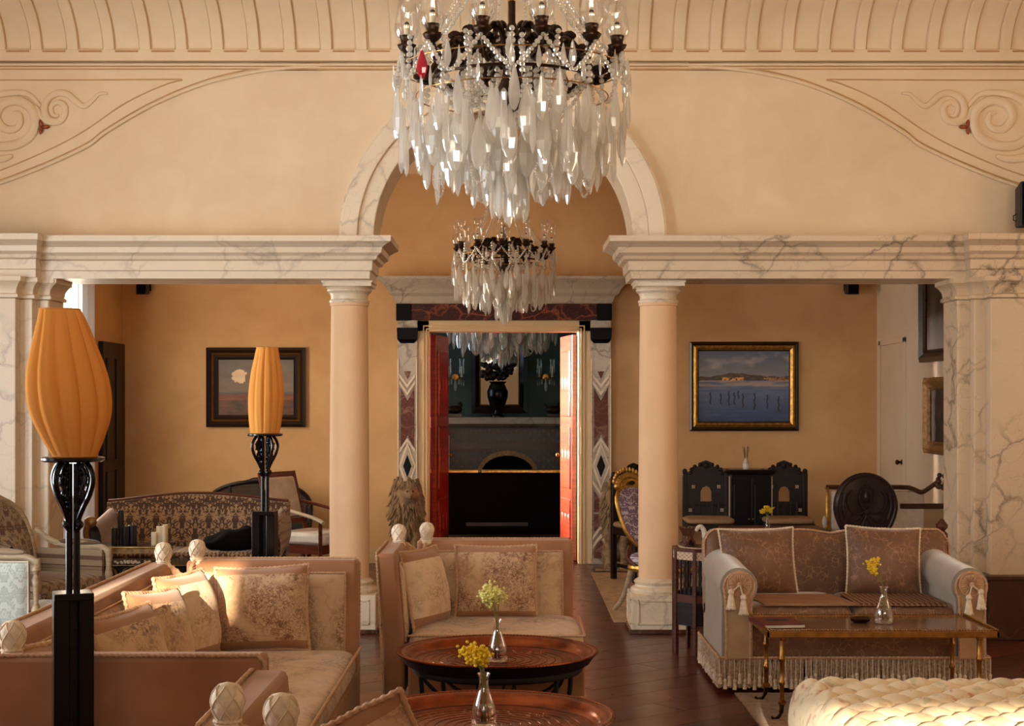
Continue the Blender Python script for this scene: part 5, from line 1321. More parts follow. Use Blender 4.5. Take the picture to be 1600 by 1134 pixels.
def cabinet():
    t = thing('black_cabinet', 'black cabinet between the two dark fretwork chairs', 'cabinet', (WX(1172, 14.5), 14.62, 0))
    obj('body', MB().box(-.185, .185, -.16, .18, .05, .92), M['black'], t, smooth=False, bevel=.005)
    obj('cornice', loft(MB(), [(-.21, .21, -.17, .18, .92), (-.235, .235, -.19, .19, .95), (-.235, .235, -.19, .19, .965)]), M['black'], t, smooth=False)
    obj('plinth', MB().box(-.22, .22, -.18, .19, 0, .06), M['black'], t, smooth=False)
    for sx in (-1, 1):
        d = obj('door', MB().box(min(sx*.005, sx*.19), max(sx*.005, sx*.19), -.175, -.16, .10, .88), M['black'], t, smooth=False, bevel=.003)
        x0, x1 = sorted((sx*.035, sx*.16))
        obj('door_moulding', MB().box(x0, x1, -.181, -.174, .16, .82), M['black'], d, smooth=False, bevel=.006)
        obj('side_inlay', MB().box(sx*.20-.004, sx*.20+.004, -.165, -.14, .30, .90), M['inlay'], t, smooth=False)
        obj('knob', MB().sphere((sx*.02, -.185, .5), .009, 8, 6), M['brass'], d)
cabinet()
df = thing('reed_diffuser', 'small reed diffuser bottle standing on the black cabinet', 'diffuser', (WX(1167, 14.55), 14.60, .965))
obj('bottle', MB().lathe([(0, 0), (.030, 0), (.032, .01), (.030, .06), (.018, .085), (.012, .095), (.012, .11), (.014, .112), (0, .112)], seg=20), M['linen'], df)
obj('label_band', MB().lathe([(.0325, .015), (.0325, .05)], seg=20), M['paper'], df)
for i in range(6):
    a = i*1.05; obj('reed', MB().tube([(0, 0, .02), (.030*math.cos(a), .02*math.sin(a), .205+.01*(i % 2))], .0022, 5), M['midwood'], df)
# low red-brown table and its flowers
t = thing('low_wooden_table', 'low reddish wooden table behind the left part of the right sofa', 'table', (WX(1213, 12.6), 12.75, 0))
obj('table_top', MB().box(-.42, .42, -.28, .28, .525, .555), M['midwood'], t, smooth=False, bevel=.006)
obj('apron', MB().box(-.37, .37, -.23, .23, .46, .527), M['midwood'], t, smooth=False)
for sx in (-1, 1):
    for sy in (-1, 1): obj('leg', MB().tube(spline([(sx*.35, sy*.21, .50), (sx*.37, sy*.23, .38), (sx*.33, sy*.20, .15), (sx*.36, sy*.22, .0)], 5), .022, 8), M['midwood'], t)
vase((WX(1200, 12.6), 12.62, .5555), 'tiny glass vase on the low reddish table behind the right sofa', stems=[(-.03,0,.155), (.0,.01,.172), (.03,0,.165), (-.015,0,.18), (.02,.01,.15), (-.045,0,.15)], h=.115, flowers='flower', seed=9, fl_label='small yellow bunch in the tiny vase behind the right sofa', head=.02, wr=.75)
# octagonal inlaid table
def octtable():
    t = thing('octagonal_side_table', 'octagonal lattice-sided side table between the right column and the sofa', 'table', (1.225, 9.86, 0))
    o8 = lambda r, off=0: [(r*math.cos(PI/8+PI/4*k), r*math.sin(PI/8+PI/4*k)) for k in range(8)]
    obj('table_top', MB().xy(o8(.205), .652, .672), M['midwood'], t, smooth=False, bevel=.003)
    obj('top_inlay', MB().xy(o8(.165), .672, .6745), M['inlay2'], t, smooth=False); obj('top_centre', MB().xy(o8(.13), .6745, .6765), M['midwood'], t, smooth=False)
    for k in range(8):
        a = PI/4*k; T = Matrix.Rotation(a+PI/2, 3, 'Z'); r = .178
        def bx(cx, cz, w, h, d=.012, off=0.0): return MB().obox(T @ Vector((cx, 0, 0))+Vector(((r+off)*math.cos(a), (r+off)*math.sin(a), cz)), (w, d, h), T)
        obj('side_rail', bx(0, .625, .142, .05), M['inlay2'], t, smooth=False); obj('side_rail', bx(0, .355, .142, .05), M['midwood'], t, smooth=False)
        obj('corner_post', MB().obox((.192*math.cos(a+PI/8), .192*math.sin(a+PI/8), .33), (.022, .022, .66), Matrix.Rotation(a+PI/8, 3, 'Z')), M['midwood'], t, smooth=False, bevel=.002)
        for i in (-1, 0, 1):
            c = T @ Vector((i*.036, 0, 0))+Vector((r*math.cos(a), r*math.sin(a), 0))
            obj('spindle', MB().lathe([(.005, .375), (.008, .41), (.004, .44), (.009, .49), (.004, .54), (.008, .57), (.005, .605)], c, 8), M['darkwood'], t)
        f = bx(0, .26, .142, .15, .008); obj('arched_apron', f, M['darkwood'], t, smooth=False)
    obj('inner_well', MB().xy(o8(.15), .33, .40), M['darkwood'], t, smooth=False)
M['inlay2'] = damask('inlaid_wood', (120,74,48), (206,178,146), .012, .012, scale=90, thr=.48)
octtable()
t = thing('folding_bookstand', 'carved reddish folding bookstand leaning on the octagonal table', 'bookstand', (1.125, 9.83, .677), math.radians(20))
for sg in (-1, 1):
    T = Matrix.Rotation(sg*.55, 3, 'Y')
    b = obj('stand_board', MB().obox(Vector((sg*-.0, 0, .065)), (.014, .10, .14), T), M['midwood'], t, smooth=False, bevel=.003)
    cv_ = MB()
    for i in range(4):
        for j in (-1, 1): cv_.sphere(Vector((0, j*.025, .065))+T @ Vector((-.008*sg, 0, -.05+.033*i)), (.006, .016, .012), 6, 5)
    obj('board_carving', cv_, M['midwood'], b)
t = thing('chair_arm_end', 'pale curved chair-arm end placed on the octagonal side table', 'ornament', (1.235, 9.80, .677))  # a chair's carved arm end, placed here as a loose piece
obj('arm_end_curve', MB().tube(spline([(.04, 0, .004), (.020, 0, .03), (-.004, 0, .06), (-.010, 0, .10), (-.03, 0, .128), (-.052, 0, .118), (-.062, 0, .10)], 6), [.020-.0002*i*1 for i in range(37)], 10), M['linen'], t)
obj('base', MB().box(-.02, .11, -.035, .035, 0, .012), M['darkwood'], t, smooth=False, bevel=.003)

# purple gilded chair
def throne():
    t = thing('gilded_chair', 'gilded high-back chair in purple brocade half hidden by the right column', 'chair', (1.19, 11.62, 0), math.radians(42))
    lean = lambda z: .24+.20*(z-.45)/.6
    def BP(x, z, dy=0): return (x, lean(z)+dy, z)
    def outline(k, n=40):
        o = []
        for i in range(n):
            a = 2*PI*i/n; c, s = math.cos(a), math.sin(a); w = .205+.035*s
            o.append((w*k*math.copysign(abs(c)**.75, c), .72+.245*k*math.copysign(abs(s)**.8, s)))
        return o
    pad = MB(); O = outline(.86); n = len(O)
    pad.grid(n, 8, lambda u, v: BP(O[round(u*n) % n][0]*(1-v), .72+(O[round(u*n) % n][1]-.72)*(1-v), -.012-.03*math.sin(PI/2*v)), cu=True)
    obj('backrest', pad, M['purple'], t, ang=80)
    obj('back_shell', MB().prism(outline(.9), lambda a, b, k: BP(a, b, .02 if k else -.012)), M['purple'], t, smooth=False)
    obj('back_frame', MB().tube([BP(x, z, 0) for x, z in outline(.93)], .015, 10, closed=True), M['gold'], t)
    cr = MB()
    for i in range(13):
        a = PI*(.14+.72*i/12); x, z = .17*math.cos(a), .90+.125*math.sin(a); cr.sphere(BP(x, z, -.005), (.028, .02, .030), 8, 6)
        x, z = .19*math.cos(a), .925+.15*math.sin(a); cr.sphere(BP(x, z, 0), (.013, .012, .022), 6, 5)
    cr.prism([(-.14, .93), (.14, .93), (.10, 1.02), (0, 1.055), (-.10, 1.02)], lambda a, b, k: BP(a, b, .012 if k else -.01))
    obj('gilt_crest', cr, M['gold'], t); obj('crest_opening', MB().sphere(BP(0, .975, -.028), (.035, .012, .016), 10, 6), M['darkwood'], t)
    f = lambda q, k: math.copysign(abs(q)**k, q)
    obj('seat', MB().grid(44, 13, lambda u, v: (.25*f(math.cos(2*PI*u), .4)*f(math.cos(PI*(v-.5)), .4), .24*f(math.sin(2*PI*u), .4)*f(math.cos(PI*(v-.5)), .4), .41+.06*f(math.sin(PI*(v-.5)), .7)), cu=True), M['purple'], t, ang=80)
    obj('seat_rail', MB().tube([(.25*f(math.cos(2*PI*i/36), .5), .24*f(math.sin(2*PI*i/36), .5), .35) for i in range(36)], .026, 8, closed=True), M['gold'], t)
    for sx in (-1, 1):
        obj('leg', MB().tube(spline([(sx*.21, -.19, .36), (sx*.25, -.23, .26), (sx*.21, -.19, .10), (sx*.24, -.24, .012)], 6), [.032-.0008*i for i in range(19)], 10), M['gold'], t)
        obj('leg', MB().tube(spline([(sx*.18, .20, .40), (sx*.19, .24, .25), (sx*.20, .30, .10), (sx*.21, .38, .012)], 6), [.026-.0006*i for i in range(19)], 10), M['whitewood'], t)
        obj('side_rail', MB().tube(spline([BP(sx*.16, .50), (sx*.22, .22, .42), (sx*.25, .10, .36)], 6), .020, 8), M['midwood'], t)
throne()
rr_ = MB().box(.74, 2.9, 11.15, 14.35, .001, .009)
tag(obj('hall_rug', rr_, M['rugpale'], smooth=False), 'pale rug on the hall floor under the purple gilded chair', 'rug')

# balloon-back dark chair
def balloon():
    t = thing('balloon_back_chair', 'dark plum carved balloon-back chair behind the right sofa', 'chair', (WX(1363, 11.4), 11.35, 0), math.radians(6))
    def out(k, n=44):
        o = []
        for i in range(n):
            a = 2*PI*i/n; c, s = math.cos(a), math.sin(a); w = .225 if s > 0 else .225-.115*(-s)**1.2
            o.append((w*k*c, .80+(.245 if s > 0 else .34)*k*math.copysign(abs(s)**.9, s)))
        return o
    bow = lambda x: .20-.35*x*x
    def ring(k, d): return [(x, bow(x)+d, z) for x, z in out(k)]
    n = 44; mb = MB(); O = out(1)
    mb.grid(n, 10, lambda u, v: (lambda x, z: (x, bow(x)-.022-.012*math.sin(PI*v), z))(O[round(u*n) % n][0]*(1-v), .78+(O[round(u*n) % n][1]-.78)*(1-v)), cu=True)
    mb.grid(n, 10, lambda u, v: (lambda x, z: (x, bow(x)+.022, z))(O[round(u*n) % n][0]*(1-v), .78+(O[round(u*n) % n][1]-.78)*(1-v)), cu=True, flip=True)
    obj('back_shell', mb, M['purplewood'], t, ang=80)
    obj('back_rim', MB().tube(ring(1, 0), .026, 10, closed=True), M['purplewood'], t)
    cv_ = MB(); P = lambda x, z: (x, bow(x)-.040, z)
    cv_.tube(spline([P(0, .98), P(.055, .92), P(.05, .84), P(0, .79), P(-.05, .84), P(-.055, .92), P(0, .98)], 8), .009, 6)
    for sg in (-1, 1):
        cv_.tube(spline([P(0, .79), P(sg*.07, .76), P(sg*.13, .80), P(sg*.15, .88), P(sg*.11, .94)], 6), .009, 6); cv_.tube(spline([P(0, .77), P(sg*.08, .70), P(sg*.13, .72), P(sg*.10, .76)], 6), .009, 6)
        cv_.tube(spline([P(sg*.16, .72), P(sg*.185, .82), P(sg*.17, .92)], 6), .009, 6); cv_.tube(spline([P(0, .75), P(sg*.05, .65), P(sg*.10, .60)], 6), .009, 6)
    cv_.sphere(P(0, .885), (.026, .014, .05), 10, 8); cv_.sphere(P(0, .775), (.02, .014, .02), 10, 8)
    obj('back_carving', cv_, M['purplewood'], t)
    f = lambda q, k: math.copysign(abs(q)**k, q)
    obj('seat', MB().grid(40, 11, lambda u, v: (.24*f(math.cos(2*PI*u), .5)*f(math.cos(PI*(v-.5)), .4), .23*f(math.sin(2*PI*u), .5)*f(math.cos(PI*(v-.5)), .4)-.06, .43+.05*f(math.sin(PI*(v-.5)), .7)), cu=True), M['darkfabric'], t, ang=80)
    for sx in (-1, 1):
        obj('leg', MB().tube(spline([(sx*.2, -.22, .42), (sx*.23, -.25, .28), (sx*.20, -.22, .1), (sx*.22, -.26, .01)], 5), .022, 8), M['purplewood'], t)
        obj('leg', MB().tube([(sx*.16, .16, .62), (sx*.17, .17, .3), (sx*.19, .24, .01)], .022, 8), M['purplewood'], t)
balloon()
# white settee with scrolled arm
def settee():
    y = 12.9; xa, xb = WX(1293, y), WX(1405, y); xk, zk = WX(1466, y), WZ(750, y)
    t = thing('white_settee', 'white upholstered settee with a flower-carved scroll arm by the pale wall', 'settee', ((xa+xk)/2, y, 0)); g = dict(world=True)
    zt = WZ(761, y)
    obj('back_pad', MB().box(xa+.03, xk-.12, y-.02, y+.03, .46, zt-.03), M['linen'], t, bevel=.015, **g)
    obj('top_rail', MB().tube(spline([(xa-.01, y, zt), (xb, y-.01, zt), (xb+.10, y-.03, zt-.012), (WX(1437, y), y-.06, WZ(768, y)), (WX(1450, y), y-.08, WZ(760, y)), (xk-.02, y-.10, zk)], 8), .020, 8, flat=(1, 1.2)), M['bronzewood'], t, **g)
    fl = MB()
    for k in range(18):
        a, b = R.uniform(0, 2*PI), R.uniform(-1, 1); fl.sphere((xk+.04*math.cos(a)*math.sqrt(1-b*b), y-.10+.035*math.sin(a)*math.sqrt(1-b*b), zk-.01+.062*b), (.022, .02, .022), 7, 5)
    obj('carved_flower', fl, M['bronzewood'], t, **g)
    obj('back_post', MB().lathe([(.018, .40), (.024, .5), (.016, .6), (.022, .75), (.016, zt-.02), (.026, zt)], (xa, y, 0), 12), M['gold'], t, **g)
    zr = WZ(790, y); obj('arm_rail', MB().box(xb, xk+.25, y-.03, y+.02, zr-.025, zr+.02), M['bronzewood'], t, smooth=False, bevel=.008, **g)
    obj('side_panel', MB().box(xb+.02, xk+.22, y-.015, y+.01, .40, zr-.02), M['seatleather'], t, smooth=False, **g)
    obj('seat', MB().box(xa-.01, xk+.24, y-.50, y-.02, .36, .46), M['linen'], t, bevel=.03, **g)
    obj('seat_frame', MB().box(xa-.02, xk+.25, y-.51, y+.02, .30, .365), M['bronzewood'], t, smooth=False, **g)
    for x in (xa+.02, xk+.2):
        for yy in (y-.46, y-.02): obj('leg', MB().lathe([(.012, 0), (.02, .05), (.016, .15), (.026, .30)], (x, yy, 0), 10), M['bronzewood'], t, **g)
    obj('bow', MB().sphere((xa-.03, y-.03, .60), (.02, .015, .05), 8, 6).sphere((xa-.03, y-.03, .53), (.014, .01, .03), 8, 6), M['linen'], t, **g)
M['bronzewood'] = wood('brown_carved_wood', (44,24,16), (86,52,34), 5, 0.35)
settee()
# small carved post chair behind the sofa
def postchair():
    x, y = WX(1447, 10.4), 10.02
    t = thing('low_carved_chair', 'low chair whose dark knobbed post shows above the right sofa back', 'chair', (x-.02, y, 0))
    obj('carved_post', MB().lathe([(.020, 0), (.026, .1), (.018, .3), (.028, .5), (.018, .62), (.030, .66), (.018, .69), (.036, .72), (.036, .74), (.018, .76), (.034, .78), (.036, .80), (.020, .82), (.012, .835), (0, .84)], (.02, 0, 0), 10, mod=lambda a, z: 1+.12*math.cos(5*a)), M['midwood'], t, ang=60)
    obj('carved_post', MB().lathe([(.020, 0), (.026, .1), (.018, .3), (.028, .5), (.018, .62), (.030, .66), (.0, .70)], (-.30, .0, 0), 10), M['midwood'], t)
    for sx in (-.30, .02): obj('leg', MB().lathe([(.018, 0), (.024, .2), (.02, .40)], (sx, .30, 0), 10), M['midwood'], t)
    obj('seat', MB().box(-.33, .05, -.02, .33, .38, .43), M['seatleather'], t, bevel=.012); obj('back_rail', MB().box(-.30, .02, -.012, .012, .60, .645), M['midwood'], t, smooth=False, bevel=.004)
postchair()

# ---------------- left part of the hall
def damask_sofa():
    x0, x1, yf, yb = -3.02, -1.83, 11.75, 12.45; cx = (x0+x1)/2
    x0, x1 = WX(150, 12.0), WX(446, 12.0); cx = (x0+x1)/2
    t = thing('damask_sofa', 'brown damask camel-back sofa with pale carved arm posts in the left hall', 'sofa', (cx, 12.1, 0)); g = dict(world=True)
    def crest(u): return .80+.062*math.sin(PI*u)**1.3
    mb = MB()
    for yy, fl in ((12.20, False), (12.36, True)): mb.grid(50, 12, lambda u, v: (x0+.02+(x1-x0-.04)*u, yy-.03*math.sin(PI*v)*(0 if fl else 1)+.10*(v-.5), .36+(crest(u)-.36)*v), flip=fl)
    mb.grid(50, 2, lambda u, v: (x0+.02+(x1-x0-.04)*u, 12.25+.16*v, crest(u)))
    for s, fl in ((0, True), (1, False)): mb.add([(x0+.02+(x1-x0-.04)*s, 12.15, .36), (x0+.02+(x1-x0-.04)*s, 12.31, .36), (x0+.02+(x1-x0-.04)*s, 12.41, .80), (x0+.02+(x1-x0-.04)*s, 12.25, .80)], [(0,1,2,3)])
    obj('backrest', mb, M['damask'], t, ang=60, **g)
    obj('crest_rail', MB().tube([(x0+.02+(x1-x0-.04)*i/40, 12.30, crest(i/40)+.006) for i in range(41)], .016, 8), M['midwood'], t, **g)
    obj('seat_cushion', MB().box(x0+.10, x1-.10, 11.66, 12.22, .34, .46), M['damask'], t, bevel=.03, **g)
    obj('seat_frame', MB().box(x0+.03, x1-.03, 11.64, 12.38, .24, .34), M['whitewood'], t, smooth=False, bevel=.008, **g)
    for sg, xa in ((-1, x0), (1, x1)):
        obj('arm', MB().grid(24, 14, lambda u, v: (xa-sg*.06+.065*math.cos(2*PI*u)*(1), 11.70+.6*v, .50+.17*math.sin(2*PI*u)+(.10*v)), cu=True), M['damask2' if sg > 0 else 'plush'], t, ang=80, **g)
        obj('arm_post', MB().tube(spline([(xa-sg*.04, 11.66, 0), (xa-sg*.03, 11.64, .2), (xa-sg*.06, 11.66, .42), (xa-sg*.02, 11.64, .60), (xa-sg*.05, 11.63, .70)], 6), [.026]*10+[.022]*15, 10).sphere((xa-sg*.055, 11.64, .69), (.05, .03, .045), 10, 8), M['whitewood' if sg > 0 else 'gold2'], t, **g)
        obj('leg', MB().tube([(xa-sg*.06, 12.34, .26), (xa-sg*.05, 12.38, .0)], .022, 8), M['whitewood'], t, **g)
    b = tag(obj('black_cushion', MB().grid(48, 25, lambda u, v: (lambda c, s_, k, h: (WX(358, 11.8)+.215*c*k, 11.86+.13*s_*k, .535+h+.05*noise.noise(Vector((c*1.6*k, s_*1.6*k, 1+h*6)))+.03*c*k))(math.cos(2*PI*u), math.sin(2*PI*u), math.cos(PI*(v-.5))**.6, .075*math.sin(PI*(v-.5))), cu=True), M['blackcloth']), 'rumpled black cushion lying on the damask sofa seat', 'cushion')
damask_sofa()
def canesettee():
    t = thing('cane_settee', 'dark cane-backed arched settee against the left hall wall', 'settee', (WX(399, 14.7), 14.78, 0))
    w = .50; pts = [(-w, .42)]+[(w*1.02*math.cos(PI-PI*i/24), .56+.27*math.sin(PI*i/24)**.8) for i in range(25)]+[(w, .42)]
    obj('back_panel', MB().xz(pts, .10, .115), M['wicker'], t, smooth=False)
    obj('back_frame', MB().tube([(x, .10, z) for x, z in pts], .020, 8), M['darkwood'], t)
    obj('crest', MB().sphere((0, .09, .845), (.09, .02, .028), 12, 6).sphere((-.07, .09, .835), (.06, .02, .018), 10, 6).sphere((.07, .09, .835), (.06, .02, .018), 10, 6), M['darkwood'], t)
    for x in (-.28, .28): obj('back_bar', MB().box(x-.012, x+.012, .085, .115, .42, .80), M['darkwood'], t, smooth=False)
    obj('seat', MB().box(-w-.02, w+.02, -.35, .11, .38, .45), M['darkfabric'], t, bevel=.02)
    for sx in (-1, 1):
        obj('arm', MB().tube(spline([(sx*w*1.0, .10, .62), (sx*w*1.06, -.1, .64), (sx*w*1.04, -.28, .60), (sx*w, -.30, .45)], 6), .018, 8), M['darkwood'], t)
        for y in (-.32, .08): obj('leg', MB().tube([(sx*w*.96, y, .40), (sx*w, y, .0)], .02, 8), M['darkwood'], t)
canesettee()
def cushchair():
    t = thing('mahogany_armchair', 'reddish wooden armchair with white seat and cream back, beside the left column', 'chair', (WX(484, 12.6), 12.80, 0), math.radians(62))
    T = lambda z: .22+.16*(z-.42)/.6
    for sx in (-1, 1):
        obj('back_post', MB().tube([(sx*.24, .20, 0), (sx*.24, .22, .42), (sx*.235, T(1.0), 1.01)], .022, 4), M['mahog'], t, smooth=False)
        obj('leg', MB().tube([(sx*.25, -.25, 0), (sx*.25, -.25, .62)], .020, 4), M['mahog'], t, smooth=False)
        obj('arm', MB().tube(spline([(sx*.24, T(.74), .76), (sx*.26, .05, .71), (sx*.26, -.18, .66), (sx*.26, -.29, .62)], 6), .020, 8, flat=(.7, 1.4)), M['mahog' if sx > 0 else 'linen'], t)
    for z in (.99, .60, .50): obj('back_rail', MB().box(-.23, .23, T(z)-.014, T(z)+.014, z-.022, z+.022), M['mahog'], t, smooth=False)
    obj('back_pad', MB().prism([(-.20, .64), (.20, .64), (.20, .965), (-.20, .965)], lambda a, b, k: (a, T(b)+(.02 if k else -.03), b)), M['linen'], t, bevel=.012)
    obj('seat', MB().box(-.25, .25, -.28, .22, .43, .53), M['whitecloth'], t, bevel=.03); obj('seat_frame', MB().box(-.25, .25, -.26, .22, .36, .43), M['mahog'], t, smooth=False)
M['mahog'] = wood('mahogany', (70,28,18), (122,56,36), 4, .35); M['whitecloth'] = simple('white_cloth', (222,220,216), .85)
cushchair()
def blacktable():
    y = 11.35; x0, x1 = WX(143, y), WX(268, y); z = WZ(850, y)
    t = thing('lacquer_table', 'black and gold lacquer stand holding candles before the damask sofa', 'table', ((x0+x1)/2, y, 0)); g = dict(world=True)
    obj('table_top', MB().box(x0, x1, y-.16, y+.16, z-.016, z), M['black'], t, smooth=False, bevel=.003, **g)
    obj('gold_edge', MB().box(x0+.0, x1-.0, y-.163, y-.158, z-.012, z-.004), M['gold'], t, smooth=False, **g)
    obj('frieze', MB().box(x0+.02, x1-.02, y-.14, y+.14, z-.055, z-.016), M['gold2'], t, smooth=False, **g)
    z2 = WZ(878, y); X0, X1 = WX(135, y), WX(322, y)
    obj('lower_shelf', loft(MB(), [(X0+.03, X1-.03, y-.22, y+.2, z2-.014), (X0, X1, y-.25, y+.2, z2), (X0, X1, y-.25, y+.2, z2+.006)]), M['black'], t, smooth=False, **g)
    obj('shelf_edge', MB().box(X0+.02, X1-.02, y-.252, y-.248, z2-.002, z2+.005), M['gold2'], t, smooth=False, **g)
    obj('body', MB().box(X0+.05, X1-.05, y-.18, y+.18, .10, z2-.014), M['black'], t, smooth=False, **g)
    cv_ = MB()
    for i in range(5):
        xx = X0+.10+i*.13
        cv_.tube(spline([(xx-.05, y-.19, .32), (xx-.03, y-.19, .38), (xx, y-.19, .40), (xx+.03, y-.19, .38), (xx+.05, y-.19, .32)], 5), .010, 6); cv_.sphere((xx, y-.185, .35), (.02, .01, .02), 8, 6)
    obj('gold_carving', cv_, M['gold2'], t, **g)
    for x in (X0+.08, X1-.08):
        for yy in (y-.15, y+.15): obj('foot', MB().lathe([(.02, 0), (.035, .03), (.025, .10)], (x, yy, 0), 10), M['black'], t, **g)
    beads = MB()
    for i in range(34): beads.sphere((WX(212, y)+R.gauss(0, .05), y-.19+R.uniform(-.03, .03), z2+.014+abs(R.gauss(0, .008))), (.011, .010, .009), 6, 5)
    tag(obj('pebble_beads', beads, M['linen'], kind='stuff'), 'small heap of pale beads on the lower shelf of the lacquer stand', 'beads')
    IL = ['shortest ivory candle, leftmost of the pale cluster on the lacquer stand', 'thick ivory candle, second from the left in the pale cluster', 'tallest ivory candle, middle of the pale cluster', 'ivory candle second from the right in the pale cluster', 'ivory candle at the right end of the pale cluster', 'slim short ivory candle behind the thick one in the pale cluster']
    BL = ['black candle at the left end of the dark cluster on the lacquer stand', 'tallest black candle in the dark cluster on the lacquer stand', 'black candle right of the tallest one in the dark cluster', 'thick black candle at the right end of the dark cluster']
    for i, (px, w, top) in enumerate(((247, 9, 831), (256, 11, 822), (265, 8, 819), (273, 7, 821), (279, 7, 820), (261, 7, 826))):
        yy = y-.05+.05*(i % 3); h = WZ(top, yy)-z; r = w*yy/FOC/2; c = MB().lathe([(r*.96, 0), (r, .004), (r, h-.004), (r*.85, h), (r*.3, h-.003), (0, h-.003)], seg=14)
        xx = min(WX(px, yy), x1-.015)
        t2 = thing('pillar_candle', IL[i], 'candle', (xx-.03 if i > 3 else xx-.03, yy, z), 0, 'ivory candles on the lacquer stand')
        obj('wax', c, M['candle'], t2); obj('wick', MB().tube([(0, 0, h-.004), (.001, 0, h+.010)], .0012, 5), M['blackiron'], t2)
    for i, (px, w, top, sq) in enumerate(((179, 9, 824, 1), (189, 9, 797, 0), (196, 12, 822, 0), (207, 14, 820, 0))):
        yy = y-.04+.04*(i % 2); h = WZ(top, yy)-z; r = w*yy/FOC/2
        t2 = thing('black_candle', BL[i], 'candle', (WX(px, yy), yy, z), 0, 'black candles on the lacquer stand')
        obj('wax', MB().lathe([(r*.96, 0), (r, .004), (r, h-.004), (r*.85, h), (0, h-.003)], seg=14), M['blackwax'], t2); obj('wick', MB().tube([(0, 0, h-.004), (.001, 0, h+.010)], .0012, 5), M['paper'], t2)
blacktable()
def bergere():
    t = thing('carved_bergere', 'damask armchair with carved pale frame at the left edge, behind the blue chair', 'armchair', (-3.00, 9.75, 0), math.radians(68))
    O = [(-.30, .46), (-.33, .70), (-.27, .88), (-.12, .97), (0, 1.0), (.12, .97), (.27, .88), (.33, .70), (.30, .46)]
    S = spline([(a, 0, b) for a, b in O], 5); lean = lambda z: .27+.14*(z-.46)/.5
    pad = MB(); n = len(S)
    pad.grid(n, 8, lambda u, v: (S[round(u*(n-1))].x*(1-v), lean(S[round(u*(n-1))].z)-.01-.04*math.sin(PI/2*v), .68+(S[round(u*(n-1))].z-.68)*(1-v)))
    obj('backrest', pad, M['damask2'], t, ang=80)
    obj('back_shell', MB().prism([(p.x, p.z) for p in S], lambda a, b, k: (a, lean(b)+(.03 if k else 0), b)), M['damask2'], t, smooth=False)
    obj('back_frame', MB().tube([(p.x, lean(p.z), p.z) for p in S], .022, 10), M['whitewood'], t)
    for sx in (-1, 1):
        obj('arm', MB().tube(spline([(sx*.33, .30, .76), (sx*.36, .18, .68), (sx*.36, .0, .655), (sx*.36, -.20, .655), (sx*.35, -.27, .62)], 6), .021, 8), M['whitewood'], t)
        obj('arm_pad', MB().grid(16, 12, lambda u, v: (sx*.36+.035*math.cos(2*PI*u)*math.sin(PI*v)**.4, -.20+.34*v, .685+.022*math.sin(2*PI*u)*math.sin(PI*v)**.4), cu=True), M['damask2'], t, ang=80)
        obj('arm_post', MB().lathe([(.018, .44), (.026, .48), (.016, .54), (.022, .60), (.020, .65)], (sx*.35, -.27, 0), 12), M['whitewood'], t)
        obj('side_panel', MB().box(sx*.33-.012, sx*.33+.012, -.24, .28, .44, .64), M['damask2'], t, smooth=False)
        obj('leg', MB().tube(spline([(sx*.32, -.29, .36), (sx*.34, -.31, .24), (sx*.30, -.28, .08), (sx*.32, -.31, .01)], 5), .026, 8), M['whitewood'], t)
        obj('leg', MB().tube([(sx*.28, .27, .36), (sx*.29, .33, .0)], .024, 8), M['whitewood'], t)
    f = lambda q, k: math.copysign(abs(q)**k, q)
    obj('seat', MB().grid(44, 13, lambda u, v: (.32*f(math.cos(2*PI*u), .3)*f(math.cos(PI*(v-.5)), .3), .29*f(math.sin(2*PI*u), .3)*f(math.cos(PI*(v-.5)), .3), .43+.07*f(math.sin(PI*(v-.5)), .6)), cu=True), M['damask2'], t, ang=80)
    obj('seat_frame', MB().box(-.34, .34, -.31, .29, .32, .385), M['whitewood'], t, bevel=.015)
bergere()
def bluechair():
    t = thing('brocade_low_chair', 'low chair with a silvery blue brocade back and turned post at the left edge', 'chair', (-3.02, 8.95, 0), math.radians(0))
    obj('back_pad', MB().grid(30, 16, lambda u, v: (-.33+.64*u, -.34-.025*(max(0, 1-(2*u-1)**6)*max(0, 1-(2*v-1)**6))**.5, .33+.375*v), flip=False), M['bluebrocade'], t, ang=80)
    obj('back_shell', MB().box(-.33, .31, -.34, -.30, .33, .705), M['bluebrocade'], t, bevel=.008)
    obj('back_piping', MB().tube([(-.33, -.345, .33), (-.33, -.345, .705), (.31, -.345, .705), (.31, -.345, .33)], .006, 6), M['linen'], t)
    for x in (-.37, .345): obj('turned_post', MB().lathe([(.016, 0), (.022, .1), (.014, .16), (.022, .26), (.026, .34), (.014, .37), (.020, .40), (.030, .43), (.014, .47), (.018, .56), (.024, .60), (.014, .63), (.026, .655), (.022, .675), (.0, .69)], (x, -.32, 0), 14), M['whitewood'], t)
    for x in (-.34, .32): obj('leg', MB().lathe([(.016, 0), (.022, .1), (.014, .16), (.022, .30)], (x, .22, 0), 14), M['whitewood'], t)
    obj('seat', MB().box(-.35, .33, -.30, .26, .28, .42), M['bluebrocade'], t, bevel=.03)
bluechair()

